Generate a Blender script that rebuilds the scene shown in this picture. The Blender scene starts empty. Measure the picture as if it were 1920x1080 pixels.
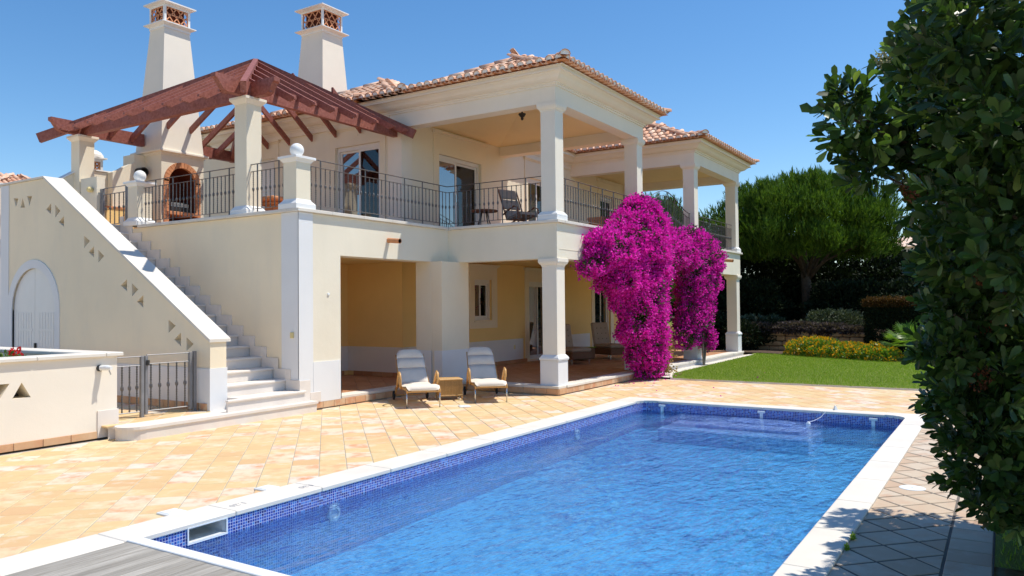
import bpy, bmesh, math, random
import numpy as np
from mathutils import Vector, Matrix
from mathutils.geometry import tessellate_polygon
random.seed(7); RNG = np.random.default_rng(7)
PI = math.pi
S = bpy.context.scene
C = S.collection

# ------------------------------------------------------------------ camera
f_px, pitch, roll, az = 1453.35, .0226, -.0094, .5651
F = Vector((math.cos(az), math.sin(az), 0)); R_ = Vector((math.sin(az), -math.cos(az), 0)); U = Vector((0, 0, 1))
D = F * math.cos(pitch) + U * math.sin(pitch); W_ = -F * math.sin(pitch) + U * math.cos(pitch)
cr, sr = math.cos(roll), math.sin(roll)
right = R_ * cr + W_ * sr; up = W_ * cr - R_ * sr
cam = bpy.data.cameras.new('camera'); camo = bpy.data.objects.new('camera', cam); C.objects.link(camo)
camo.matrix_world = Matrix(((right.x, up.x, -D.x, 0), (right.y, up.y, -D.y, 0), (right.z, up.z, -D.z, 1.75), (0, 0, 0, 1)))
cam.sensor_width = 36; cam.lens = f_px / 1920 * 36; cam.clip_start = .05; cam.clip_end = 3000
S.camera = camo

# ------------------------------------------------------------------ light
SUN = Vector((.84, -1, 2.65)).normalized()
w = bpy.data.worlds.new('World'); S.world = w; w.use_nodes = True
nt = w.node_tree; nt.nodes.clear()
sky = nt.nodes.new('ShaderNodeTexSky'); sky.sky_type = 'NISHITA'; sky.sun_disc = False
sky.sun_elevation = math.asin(SUN.z); sky.sun_rotation = math.atan2(SUN.x, SUN.y)
sky.altitude = 0; sky.air_density = 1.0; sky.dust_density = .15; sky.ozone_density = 3.0
bg = nt.nodes.new('ShaderNodeBackground'); bg.inputs[1].default_value = .13
wo = nt.nodes.new('ShaderNodeOutputWorld')
hs = nt.nodes.new('ShaderNodeHueSaturation'); hs.inputs['Saturation'].default_value = 1.24; hs.inputs['Value'].default_value = 1.0; nt.links.new(sky.outputs[0], hs.inputs['Color']); nt.links.new(hs.outputs[0], bg.inputs[0]); nt.links.new(bg.outputs[0], wo.inputs[0])
sl = bpy.data.lights.new('sun', 'SUN'); sl.energy = 4.1; sl.angle = math.radians(.55); sl.color = (1, .94, .83)
so = bpy.data.objects.new('sun', sl); C.objects.link(so); so.location = SUN * 60
so.rotation_euler = SUN.to_track_quat('Z', 'Y').to_euler()
S.view_settings.view_transform = 'Standard'; S.view_settings.look = 'None'
S.view_settings.exposure = 0.30; S.view_settings.gamma = 1; S.view_settings.use_curve_mapping = False
S.cycles.max_bounces = 12; S.cycles.diffuse_bounces = 7; S.cycles.transparent_max_bounces = 16; S.cycles.transmission_bounces = 8

# ------------------------------------------------------------------ materials
M = {}
def nodes(name):
    m = bpy.data.materials.new(name); m.use_nodes = True; t = m.node_tree; t.nodes.clear()
    return m, t
def N(t, kind, **k):
    n = t.nodes.new('ShaderNode' + kind)
    for a, b in k.items():
        if hasattr(n, a) and not a.startswith('i_'): setattr(n, a, b)
    return n
def L(t, a, b): t.links.new(a, b)
def mixc(t, fac, a, b, blend='MIX'):
    n = t.nodes.new('ShaderNodeMix'); n.data_type = 'RGBA'; n.blend_type = blend
    for s, v in ((n.inputs[0], fac), (n.inputs[6], a), (n.inputs[7], b)):
        if hasattr(v, 'is_linked'): L(t, v, s)
        elif isinstance(v, (int, float)): s.default_value = v
        else: s.default_value = (*v, 1) if len(v) == 3 else v
    return n.outputs[2]
def math_(t, op, a, b=0.0):
    n = t.nodes.new('ShaderNodeMath'); n.operation = op
    for i, v in enumerate((a, b)):
        if hasattr(v, 'is_linked'): L(t, v, n.inputs[i])
        else: n.inputs[i].default_value = v
    return n.outputs[0]
def coord(t, kind='Object', scale=(1, 1, 1), rot=(0, 0, 0)):
    c = t.nodes.new('ShaderNodeTexCoord'); m = t.nodes.new('ShaderNodeMapping')
    m.inputs['Scale'].default_value = scale; m.inputs['Rotation'].default_value = rot
    L(t, c.outputs[kind], m.inputs[0]); return m.outputs[0]
def wcoord(t, scale=(1, 1, 1), rot=(0, 0, 0)):
    c = t.nodes.new('ShaderNodeNewGeometry'); m = t.nodes.new('ShaderNodeMapping')
    m.inputs['Scale'].default_value = scale; m.inputs['Rotation'].default_value = rot
    L(t, c.outputs['Position'], m.inputs[0]); return m.outputs[0]
def noise(t, vec, scale, detail=4, rough=.55):
    n = t.nodes.new('ShaderNodeTexNoise'); n.inputs['Scale'].default_value = scale
    n.inputs['Detail'].default_value = detail; n.inputs['Roughness'].default_value = rough
    L(t, vec, n.inputs['Vector']); return n.outputs['Fac']
def ramp(t, fac, stops):
    r = t.nodes.new('ShaderNodeValToRGB'); e = r.color_ramp.elements
    while len(e) < len(stops): e.new(.5)
    for k, (p, c) in zip(e, stops): k.position = p; k.color = (*c, 1) if len(c) == 3 else c
    L(t, fac, r.inputs[0]); return r.outputs[0]
def rnd(t):
    o = t.nodes.new('ShaderNodeObjectInfo'); g = t.nodes.new('ShaderNodeNewGeometry')
    a = math_(t, 'ADD', o.outputs['Random'], g.outputs['Random Per Island'])
    a = math_(t, 'FRACT', math_(t, 'MULTIPLY', a, 7.31)); return a
def principled(t, col, rough=.6, spec=.5, metal=0, bump=None, bstr=.2, bdist=.01):
    b = t.nodes.new('ShaderNodeBsdfPrincipled'); o = t.nodes.new('ShaderNodeOutputMaterial')
    if hasattr(col, 'is_linked'): L(t, col, b.inputs['Base Color'])
    else: b.inputs['Base Color'].default_value = (*col, 1)
    if hasattr(rough, 'is_linked'): L(t, rough, b.inputs['Roughness'])
    else: b.inputs['Roughness'].default_value = rough
    b.inputs['Metallic'].default_value = metal; b.inputs['Specular IOR Level'].default_value = spec
    if bump is not None:
        n = t.nodes.new('ShaderNodeBump'); n.inputs['Strength'].default_value = bstr; n.inputs['Distance'].default_value = bdist
        L(t, bump, n.inputs['Height']); L(t, n.outputs[0], b.inputs['Normal'])
    L(t, b.outputs[0], o.inputs[0]); return b
def simple(key, col, rough=.6, amt=.06, scale=2.0, fine=40, bstr=.25, bdist=.004, spec=.4, metal=0, dirt=None):
    m, t = nodes(key); v = wcoord(t)
    a = noise(t, v, scale, 5); b = noise(t, v, fine, 3)
    lo = tuple(c * (1 - amt) for c in col); hi = tuple(min(1, c * (1 + amt)) for c in col)
    c = ramp(t, a, [(.3, lo), (.7, hi)])
    if dirt:
        d = noise(t, wcoord(t, (1.6, 1.6, .45)), 1.1, 6, .6)
        c = mixc(t, ramp(t, d, [(.5, (0, 0, 0)), (.8, (.3, .3, .3))]), c, dirt)
    if key.startswith('wall'): b = math_(t, 'ADD', math_(t, 'MULTIPLY', b, .5), math_(t, 'MULTIPLY', noise(t, v, 6, 3), 1.1)); bdist = .008
    principled(t, c, rough, spec, metal, b, bstr, bdist); M[key] = m; return m
simple('wall_cream', (.80, .735, .60), .85, .035, .9, 90, .35, .004, .2, dirt=(.66, .60, .46))
simple('wall_ochre', (.88, .64, .28), .85, .04, .9, 90, .35, .004, .2)
simple('ceiling_cream', (.86, .70, .42), .85, .04, .9, 90, .35, .004, .2)
simple('wall_white', (.82, .75, .64), .8, .03, 1.2, 90, .25, .003, .25, dirt=(.68, .66, .61))
simple('wall_shade_side', (.88, .76, .56), .85, .04, .8, 90, .35, .004, .2, dirt=(.60, .57, .49))
simple('band_white', (.75, .755, .76), .75, .03, 1.2, 90, .2, .003, .25)
simple('trim_cream', (.80, .72, .57), .8, .03, 1.5, 90, .2, .003, .25)
simple('white_paint', (.80, .80, .79), .55, .03, 3, 60, .1, .002, .4)
simple('white_frame', (.74, .73, .72), .35, .02, 3, 60, .05, .001, .5)
simple('stone_white', (.70, .655, .585), .7, .08, 1.7, 120, .35, .003, .3, dirt=(.66, .58, .47))
simple('stone_step', (.74, .68, .62), .65, .06, 2.2, 100, .3, .003, .3, dirt=(.63, .55, .48))
simple('iron_grey', (.13, .125, .125), .45, .15, 20, 100, .3, .001, .5, .6)
simple('steel_grey', (.22, .22, .23), .5, .1, 10, 100, .2, .001, .5, .3)
simple('dark_metal', (.03, .028, .027), .5, .1, 10, 60, .2, .001)
simple('white_plastic', (.78, .80, .80), .4, .02, 5, 50, .05, .001, .5)
simple('chrome', (.6, .6, .6), .25, .03, 5, 50, .05, .001, .5, .9)
simple('black_rubber', (.025, .027, .03), .7, .1, 10, 50, .2, .001)
simple('cushion', (.74, .655, .56), .95, .05, 6, 300, .4, .002, .1)
simple('cushion_brown', (.42, .33, .26), .95, .05, 6, 300, .4, .002, .1)
simple('taupe_fabric', (.30, .25, .22), .95, .07, 8, 300, .4, .002, .1)
simple('bark', (.10, .075, .055), .95, .35, 8, 30, .9, .02, .1)
simple('bark_pale', (.26, .21, .16), .95, .3, 8, 30, .8, .01, .1)
simple('soil', (.10, .07, .05), .95, .3, 6, 40, .9, .02, .1)
simple('grout', (.42, .38, .33), .95, .2, 3, 60, .4, .004, .1)
simple('grout_dark', (.16, .14, .12), .95, .2, 3, 60, .4, .004, .1)
simple('plaster_dark', (.20, .15, .10), .9, .1, 2, 40, .2, .003)
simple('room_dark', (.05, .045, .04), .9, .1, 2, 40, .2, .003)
simple('curtain', (.34, .26, .20), .9, .08, 6, 40, .3, .006)
simple('yellow_plastic', (.72, .60, .28), .5, .04, 9, 50, .1, .001)
simple('clay_pot', (.55, .25, .12), .8, .15, 5, 60, .3, .003, .2)
simple('firebrick', (.58, .26, .13), .85, .18, 9, 60, .5, .004, .2)
simple('clay_lattice', (.78, .36, .19), .85, .15, 9, 60, .3, .003, .2)
simple('mortar_white', (.84, .83, .81), .85, .08, 9, 60, .4, .004, .2)
simple('flue_clay', (.13, .035, .02), .9, .2, 9, 60, .3, .003, .1)
simple('bore_dark', (.03, .025, .022), .9, .2, 9, 60, .3, .003, .1)
simple('engrave', (.40, .40, .42), .8, .1, 9, 60, .1, .001, .1)
simple('waterline_grey', (.45, .50, .50), .6, .1, 9, 60, .1, .001, .3)

def terracotta(key, stops, blotch, rough=.75, sc=5.0, bstr=.3, sheen=.3):
    m, t = nodes(key); r = rnd(t)
    base = ramp(t, r, stops)
    add = t.nodes.new('ShaderNodeVectorMath'); add.operation = 'ADD'
    L(t, wcoord(t, (1, 1, 1)), add.inputs[0])
    cmb = t.nodes.new('ShaderNodeCombineXYZ'); k = math_(t, 'MULTIPLY', r, 37.0)
    for i in range(3): L(t, k, cmb.inputs[i])
    L(t, cmb.outputs[0], add.inputs[1])
    n1 = noise(t, add.outputs[0], sc, 4, .6); n2 = noise(t, add.outputs[0], sc * 14, 3, .6)
    c = mixc(t, math_(t, 'MULTIPLY', ramp(t, n1, [(.48, (0, 0, 0)), (.68, (1, 1, 1))]), ramp(t, r, [(.2, (.15, .15, .15)), (.9, (1, 1, 1))])), base, blotch)
    c = mixc(t, ramp(t, n1, [(.25, (.55, .55, .55)), (.45, (0, 0, 0))]), c, tuple(min(.95, x * 1.18) for x in stops[-1][1]))
    c = mixc(t, math_(t, 'MULTIPLY', n2, .25), c, (.45, .33, .22))
    h = math_(t, 'ADD', math_(t, 'MULTIPLY', n1, .6), math_(t, 'MULTIPLY', n2, .4))
    principled(t, c, rough, sheen, 0, h, bstr, .004); M[key] = m
terracotta('paving_tile', [(0, (.66, .42, .21)), (.25, (.69, .51, .25)), (.6, (.68, .54, .30)), (.85, (.72, .62, .46)), (1, (.70, .64, .54))], (.70, .30, .15), .7)
terracotta('paving_pale', [(0, (.50, .35, .24)), (.5, (.56, .45, .33)), (1, (.58, .49, .39))], (.52, .33, .22), .7)
terracotta('floor_tile', [(0, (.44, .19, .085)), (.5, (.50, .24, .115)), (1, (.54, .29, .15))], (.42, .15, .07), .5)
terracotta('edge_tile', [(0, (.56, .29, .15)), (.5, (.62, .38, .21)), (1, (.64, .46, .30))], (.58, .24, .12), .7)
terracotta('roof_clay', [(0, (.66, .33, .20)), (.4, (.74, .43, .29)), (.8, (.78, .52, .38)), (1, (.80, .62, .50))], (.70, .34, .20), .85, 4, .2)
terracotta('wall_stone', [(0, (.34, .22, .11)), (.5, (.42, .29, .15)), (1, (.48, .36, .21))], (.36, .18, .08), .9, 5, .8)

def wood(key, c0, c1, scale, rot=(0, 0, 0), rough=.7, bstr=.4, var=.25):
    m, t = nodes(key); r = rnd(t)
    v = coord(t, 'Object', scale, rot)
    add = t.nodes.new('ShaderNodeVectorMath'); add.operation = 'ADD'; L(t, v, add.inputs[0])
    cmb = t.nodes.new('ShaderNodeCombineXYZ'); k = math_(t, 'MULTIPLY', r, 91.0)
    for i in range(3): L(t, k, cmb.inputs[i])
    L(t, cmb.outputs[0], add.inputs[1])
    n1 = noise(t, add.outputs[0], 1.0, 8, .68)
    c = ramp(t, n1, [(.3, c0), (.68, c1)])
    c = mixc(t, math_(t, 'MULTIPLY', r, var), c, tuple(x * .62 for x in c0))
    principled(t, c, rough, .35, 0, n1, bstr, .004); M[key] = m
wood('pergola_wood', (.20, .055, .038), (.40, .15, .115), (18, 18, 18), rough=.55, bstr=.2, var=.3)
wood('deck_wood', (.26, .235, .20), (.52, .49, .44), (2.2, 34, 34), rough=.85, bstr=.6, var=.55)
wood('rattan', (.48, .27, .09), (.66, .41, .17), (30, 30, 30), rough=.45, bstr=.2)
wood('bent_wood', (.52, .28, .09), (.66, .38, .14), (20, 20, 20), rough=.35, bstr=.1)
wood('wicker_brown', (.13, .06, .03), (.22, .11, .06), (60, 60, 60), rough=.7, bstr=.8)
wood('dark_wood', (.14, .05, .025), (.24, .10, .05), (20, 20, 20), rough=.45)

def leafmat(key, stops, rough=.45, trans=.35, spec=.4, tcol=None):
    m, t = nodes(key); r = rnd(t)
    n = noise(t, wcoord(t), 1.1, 3)
    rr = math_(t, 'ADD', math_(t, 'MULTIPLY', r, .75), math_(t, 'MULTIPLY', n, .25))
    c = ramp(t, rr, stops)
    b = t.nodes.new('ShaderNodeBsdfPrincipled'); L(t, c, b.inputs['Base Color'])
    b.inputs['Roughness'].default_value = rough; b.inputs['Specular IOR Level'].default_value = spec
    tr = t.nodes.new('ShaderNodeBsdfTranslucent')
    tc = mixc(t, 1.0, c, tcol or (1.6, 1.7, .8), 'MULTIPLY'); L(t, tc, tr.inputs[0])
    mx = t.nodes.new('ShaderNodeMixShader'); mx.inputs[0].default_value = trans
    L(t, b.outputs[0], mx.inputs[1]); L(t, tr.outputs[0], mx.inputs[2])
    o = t.nodes.new('ShaderNodeOutputMaterial'); L(t, mx.outputs[0], o.inputs[0]); M[key] = m
leafmat('leaf_pittosporum', [(0, (.014, .034, .009)), (.5, (.027, .062, .013)), (.85, (.065, .12, .025)), (1, (.20, .24, .07))], .40, .28, .35)
leafmat('leaf_young', [(0, (.09, .17, .03)), (1, (.19, .26, .07))], .4, .35, .5)
leafmat('needle', [(0, (.03, .075, .010)), (.6, (.085, .16, .018)), (1, (.19, .28, .035))], .6, .25, .2)
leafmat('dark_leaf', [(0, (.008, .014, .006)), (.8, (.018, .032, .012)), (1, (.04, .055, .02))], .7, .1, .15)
leafmat('silver_leaf', [(0, (.03, .045, .025)), (.7, (.07, .09, .05)), (1, (.30, .33, .24))], .7, .15, .2)
leafmat('bract', [(0, (.45, .008, .26)), (.5, (.66, .02, .44)), (.85, (.76, .06, .56)), (1, (.82, .22, .68))], .6, .45, .15, (1.3, .9, 1.2))
leafmat('bougainvillea_leaf', [(0, (.02, .04, .012)), (1, (.06, .10, .025))], .5, .25, .3)
leafmat('dry_leaf', [(0, (.24, .14, .06)), (1, (.42, .30, .14))], .7, .3, .2)
leafmat('grass_blade', [(0, (.13, .24, .02)), (.5, (.21, .33, .03)), (.9, (.31, .40, .055)), (1, (.48, .45, .17))], .6, .35, .2)
leafmat('palm_leaf', [(0, (.07, .16, .015)), (1, (.20, .32, .045))], .4, .35, .4)
leafmat('yellow_flower', [(0, (.75, .33, .01)), (1, (.85, .52, .02))], .6, .3, .2, (1, 1, .5))
leafmat('red_flower', [(0, (.6, .01, .02)), (1, (.75, .05, .05))], .6, .3, .2, (1.2, .5, .5))
leafmat('hedge_rust', [(0, (.04, .025, .008)), (.7, (.11, .055, .015)), (1, (.22, .09, .025))], .7, .2, .15)
leafmat('cream_bloom', [(0, (.36, .34, .18)), (1, (.50, .48, .30))], .7, .2, .2)
leafmat('seed_brown', [(0, (.14, .05, .02)), (1, (.26, .10, .05))], .7, .2, .2)
leafmat('lavender_grey', [(0, (.05, .04, .04)), (1, (.13, .10, .10))], .8, .2, .1)

# lawn base
m, t = nodes('lawn_base'); v = wcoord(t)
a = noise(t, v, .8, 5); b = noise(t, v, 60, 4, .7)
c = mixc(t, a, (.13, .20, .025), (.24, .28, .06)); c = mixc(t, ramp(t, b, [(.4, (0, 0, 0)), (.75, (.7, .7, .7))]), c, (.13, .16, .045))
principled(t, c, .9, .15, 0, b, .9, .03); M['lawn_base'] = m
# garden ground
m, t = nodes('ground_earth'); v = wcoord(t)
a = noise(t, v, .15, 6); b = noise(t, v, 12, 5)
c = mixc(t, a, (.38, .30, .19), (.26, .24, .14)); principled(t, c, .95, .1, 0, b, .8, .03); M['ground_earth'] = m

# pool mosaic: small square glass tiles, every tile its own blue, pale grout
def mosaic(key, stops, grout, size=.0255, mort=.10, caustics=0.0, rough=.25):
    m, t = nodes(key)
    g = t.nodes.new('ShaderNodeNewGeometry')
    sep = t.nodes.new('ShaderNodeSeparateXYZ'); L(t, g.outputs['Position'], sep.inputs[0])
    sn = t.nodes.new('ShaderNodeSeparateXYZ'); L(t, g.outputs['True Normal'], sn.inputs[0])
    fr = []; fl = []
    for i in range(3):
        q = math_(t, 'DIVIDE', math_(t, 'ADD', sep.outputs[i], .0123), size)
        fl.append(math_(t, 'FLOOR', q))
        d = math_(t, 'ABSOLUTE', math_(t, 'SUBTRACT', math_(t, 'FRACT', q), .5))
        line = math_(t, 'GREATER_THAN', d, .5 - mort)
        use = math_(t, 'LESS_THAN', math_(t, 'ABSOLUTE', sn.outputs[i]), .7)
        fr.append(math_(t, 'MULTIPLY', line, use))
    gr = math_(t, 'MAXIMUM', math_(t, 'MAXIMUM', fr[0], fr[1]), fr[2])
    cmb = t.nodes.new('ShaderNodeCombineXYZ')
    for i in range(3):
        use = math_(t, 'LESS_THAN', math_(t, 'ABSOLUTE', sn.outputs[i]), .7)
        L(t, math_(t, 'MULTIPLY', fl[i], use), cmb.inputs[i])
    wn = t.nodes.new('ShaderNodeTexWhiteNoise'); wn.noise_dimensions = '3D'; L(t, cmb.outputs[0], wn.inputs[0])
    c = ramp(t, wn.outputs['Value'], stops)
    if caustics:  # caustic light and dark of rippling water, put into the tile colour
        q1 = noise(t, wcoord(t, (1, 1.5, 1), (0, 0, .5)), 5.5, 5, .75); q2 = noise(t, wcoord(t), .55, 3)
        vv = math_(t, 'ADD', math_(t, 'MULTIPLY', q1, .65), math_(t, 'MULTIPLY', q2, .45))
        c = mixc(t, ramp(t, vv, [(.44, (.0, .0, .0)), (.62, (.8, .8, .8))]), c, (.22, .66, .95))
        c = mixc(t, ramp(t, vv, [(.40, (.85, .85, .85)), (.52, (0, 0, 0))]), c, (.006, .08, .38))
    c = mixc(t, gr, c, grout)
    principled(t, c, rough, .5); M[key] = m
mosaic('mosaic_wall', [(0, (.006, .012, .13)), (.35, (.012, .035, .30)), (.7, (.025, .09, .45)), (1, (.07, .24, .60))], (.50, .51, .68), .0255, .085)
mosaic('mosaic_floor', [(0, (.01, .055, .22)), (.4, (.035, .17, .42)), (.8, (.10, .36, .64)), (1, (.42, .70, .84))], (.13, .31, .54), .05, .04, caustics=1)

mosaic('mosaic_step', [(0, (.22, .28, .62)), (.5, (.40, .46, .78)), (1, (.62, .66, .88))], (.6, .64, .82), .05, .06)
# water: clear thin body, part refracting, part straight through, fresnel mirror on top
m, t = nodes('water')
v = wcoord(t, (1, 1, 1))
n1 = noise(t, wcoord(t, (1.5, 3.4, 1), (0, 0, .35)), 2.2, 3, .5); n2 = noise(t, wcoord(t, (1, 1.3, 1)), 11, 3, .55); n3 = noise(t, v, .7, 2)
h = math_(t, 'ADD', math_(t, 'MULTIPLY', n1, .9), math_(t, 'MULTIPLY', n2, math_(t, 'MULTIPLY', ramp(t, n3, [(.35, (.1, .1, .1)), (.65, (.38, .38, .38))]), 1.0)))
bp = t.nodes.new('ShaderNodeBump'); bp.inputs['Strength'].default_value = .8; bp.inputs['Distance'].default_value = .07; L(t, h, bp.inputs['Height'])
rf = t.nodes.new('ShaderNodeBsdfRefraction'); rf.inputs['IOR'].default_value = 1.33; rf.inputs['Roughness'].default_value = 0
rf.inputs['Color'].default_value = (.66, .84, .97, 1); L(t, bp.outputs[0], rf.inputs['Normal'])
tp = t.nodes.new('ShaderNodeBsdfTransparent'); tp.inputs[0].default_value = (.70, .85, .97, 1)
gl = t.nodes.new('ShaderNodeBsdfGlossy'); gl.inputs['Roughness'].default_value = .02; L(t, bp.outputs[0], gl.inputs['Normal'])
fz = t.nodes.new('ShaderNodeFresnel'); fz.inputs[0].default_value = 1.33; L(t, bp.outputs[0], fz.inputs['Normal'])
m1 = t.nodes.new('ShaderNodeMixShader'); m1.inputs[0].default_value = .60; L(t, rf.outputs[0], m1.inputs[1]); L(t, tp.outputs[0], m1.inputs[2])
m2 = t.nodes.new('ShaderNodeMixShader'); L(t, fz.outputs[0], m2.inputs[0]); L(t, m1.outputs[0], m2.inputs[1]); L(t, gl.outputs[0], m2.inputs[2])
o = t.nodes.new('ShaderNodeOutputMaterial'); L(t, m2.outputs[0], o.inputs[0]); M['water'] = m
# window glass
m, t = nodes('glass'); gl = t.nodes.new('ShaderNodeBsdfGlossy'); gl.inputs['Roughness'].default_value = .01
tp = t.nodes.new('ShaderNodeBsdfTransparent'); tp.inputs[0].default_value = (.55, .58, .58, 1)
lw = t.nodes.new('ShaderNodeFresnel'); lw.inputs[0].default_value = 1.75
mx = t.nodes.new('ShaderNodeMixShader'); L(t, lw.outputs[0], mx.inputs[0]); L(t, tp.outputs[0], mx.inputs[1]); L(t, gl.outputs[0], mx.inputs[2])
o = t.nodes.new('ShaderNodeOutputMaterial'); L(t, mx.outputs[0], o.inputs[0]); M['glass'] = m
# dark reflecting glass
m, t = nodes('glass_mirror'); principled(t, (.02, .025, .03), .02, 1.0); t.nodes['Principled BSDF'].inputs['IOR'].default_value = 2.2; M['glass_mirror'] = m

# ------------------------------------------------------------------ builders
OFF = {}
def setup(o, parent=None, label=None, cat=None, group=None, kind=None):
    if parent is not None: o.parent = parent
    if label: o['label'] = label
    if cat: o['category'] = cat
    if group: o['group'] = group
    if kind: o['kind'] = kind
    return o
def thing(name, label, cat, loc=(0, 0, 0), rotz=0, group=None):
    o = bpy.data.objects.new(name, None); o.empty_display_size = .2; C.objects.link(o)
    o.location = loc; o.rotation_euler = (0, 0, rotz); OFF[o.name] = Vector(loc)
    return setup(o, None, label, cat, group)
class MB:
    def __init__(s): s.v = []; s.f = []; s.m = []; s.cuts = []
    def add(s, vs, fs, mi=0):
        k = len(s.v); s.v += [tuple(p) for p in vs]; s.f += [tuple(k + i for i in q) for q in fs]; s.m += [mi] * len(fs); return s
    def box(s, x0, x1, y0, y1, z0, z1, mi=0, ch=0.0):
        if x1 < x0: x0, x1 = x1, x0
        if y1 < y0: y0, y1 = y1, y0
        if z1 < z0: z0, z1 = z1, z0
        s.cuts.append((len(s.v), len(s.f)))
        if ch <= 0:
            return s.add([(x0, y0, z0), (x1, y0, z0), (x1, y1, z0), (x0, y1, z0), (x0, y0, z1), (x1, y0, z1), (x1, y1, z1), (x0, y1, z1)],
                         [(0, 3, 2, 1), (4, 5, 6, 7), (0, 1, 5, 4), (1, 2, 6, 5), (2, 3, 7, 6), (3, 0, 4, 7)], mi)
        X = (x0, x1); Y = (y0, y1); Z = (z0, z1); vs = []; idx = {}
        sg = (1, -1)
        for i in (0, 1):
            for j in (0, 1):
                for k in (0, 1):
                    for a in range(3):
                        p = [X[i] + sg[i] * ch, Y[j] + sg[j] * ch, Z[k] + sg[k] * ch]
                        p[a] = (X[i], Y[j], Z[k])[a]; idx[(i, j, k, a)] = len(vs); vs.append(p)
        fs = []
        cyc = [(0, 0), (1, 0), (1, 1), (0, 1)]
        for a in range(3):
            for e in (0, 1):
                q = []
                for c in cyc:
                    ijk = [0, 0, 0]; ijk[a] = e; ijk[(a + 1) % 3] = c[0]; ijk[(a + 2) % 3] = c[1]
                    q.append(idx[(*ijk, a)])
                fs.append(tuple(q) if e else tuple(q[::-1]))
        for a in range(3):
            b, c = (a + 1) % 3, (a + 2) % 3
            for eb in (0, 1):
                for ec in (0, 1):
                    def g(ea, ax):
                        ijk = [0, 0, 0]; ijk[a] = ea; ijk[b] = eb; ijk[c] = ec; return idx[(*ijk, ax)]
                    fs.append((g(0, b), g(1, b), g(1, c), g(0, c)))
        for i in (0, 1):
            for j in (0, 1):
                for k in (0, 1): fs.append((idx[(i, j, k, 0)], idx[(i, j, k, 1)], idx[(i, j, k, 2)]))
        return s.add(vs, fs, mi)
    def prism(s, pts, axis, a0, a1, mi=0):
        # pts: polygon in the two other axes (order: next axes cyclic without 'axis', x<y<z), extruded along axis
        n = len(pts)
        def P(p, a):
            q = list(p); q.insert('xyz'.index(axis), a); return tuple(q)
        vs = [P(p, a0) for p in pts] + [P(p, a1) for p in pts]
        fs = [tuple(range(n))[::-1], tuple(range(n, 2 * n))] + [(i, (i + 1) % n, n + (i + 1) % n, n + i) for i in range(n)]
        return s.add(vs, fs, mi)
    def tube(s, path, r, n=8, mi=0, caps=True, flat=None):
        path = [Vector(p) for p in path]; k0 = len(s.v); rs = r if hasattr(r, '__len__') else [r] * len(path)
        rings = []; up0 = None
        for i, p in enumerate(path):
            d = (path[min(i + 1, len(path) - 1)] - path[max(i - 1, 0)])
            if d.length < 1e-9: d = Vector((0, 0, 1))
            d.normalize()
            ref = up0 if up0 is not None else (Vector((0, 0, 1)) if abs(d.z) < .9 else Vector((1, 0, 0)))
            a = d.cross(ref)
            if a.length < 1e-6: a = d.cross(Vector((1, 0, 0)))
            a.normalize(); b = a.cross(d).normalized(); up0 = b
            fl = flat if flat else (1, 1)
            rings.append([p + a * (rs[i] * fl[0] * math.cos(2 * PI * j / n)) + b * (rs[i] * fl[1] * math.sin(2 * PI * j / n)) for j in range(n)])
        vs = [q for rg in rings for q in rg]; fs = []
        for i in range(len(path) - 1):
            for j in range(n): fs.append((i * n + j, i * n + (j + 1) % n, (i + 1) * n + (j + 1) % n, (i + 1) * n + j))
        if caps: fs.append(tuple(range(n))[::-1]); fs.append(tuple((len(path) - 1) * n + j for j in range(n)))
        return s.add(vs, fs, mi)
    def lathe(s, prof, c, n=20, mi=0):
        vs = []; fs = []
        for (r, z) in prof:
            for j in range(n): vs.append((c[0] + r * math.cos(2 * PI * j / n), c[1] + r * math.sin(2 * PI * j / n), c[2] + z))
        for i in range(len(prof) - 1):
            for j in range(n): fs.append((i * n + j, i * n + (j + 1) % n, (i + 1) * n + (j + 1) % n, (i + 1) * n + j))
        fs.append(tuple(range(n))[::-1]); fs.append(tuple((len(prof) - 1) * n + j for j in range(n)))
        return s.add(vs, fs, mi)
    def bar(s, p, q, wd, ht, mi=0):
        p = Vector(p); q = Vector(q); d = (q - p).normalized(); a = d.cross(Vector((0, 0, 1)))
        if a.length < 1e-5: a = Vector((1, 0, 0))
        a.normalize(); b = a.cross(d).normalized(); vs = []
        for c in (p, q):
            for i, j in ((-1, -1), (1, -1), (1, 1), (-1, 1)): vs.append(c + a * (i * wd / 2) + b * (j * ht / 2))
        return s.add(vs, [(3, 2, 1, 0), (4, 5, 6, 7), (0, 1, 5, 4), (1, 2, 6, 5), (2, 3, 7, 6), (3, 0, 4, 7)], mi)
    def mesh(s, name, mats, off=None, smooth=False):
        me = bpy.data.meshes.new(name)
        vs = s.v if off is None else [(a - off[0], b - off[1], c - off[2]) for a, b, c in s.v]
        me.from_pydata(vs, [], s.f)
        for q in (mats if isinstance(mats, (list, tuple)) else [mats]): me.materials.append(M[q])
        if any(s.m): me.polygons.foreach_set('material_index', s.m)
        if smooth: me.polygons.foreach_set('use_smooth', [True] * len(s.f))
        bm = bmesh.new(); bm.from_mesh(me); bmesh.ops.recalc_face_normals(bm, faces=bm.faces); bm.to_mesh(me); bm.free()
        me.update(); return me
    def build_each(s, name, mats, parent=None, **k):
        i = 0; fi = 0
        for (v0, f0) in s.cuts + [(len(s.v), len(s.f))]:
            if v0 > i:
                q = MB(); q.v = s.v[i:v0]; q.f = [tuple(a - i for a in f) for f in s.f[fi:f0]]; q.m = s.m[fi:f0]; q.build(name, mats, parent, **k)
            i, fi = v0, f0
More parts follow.
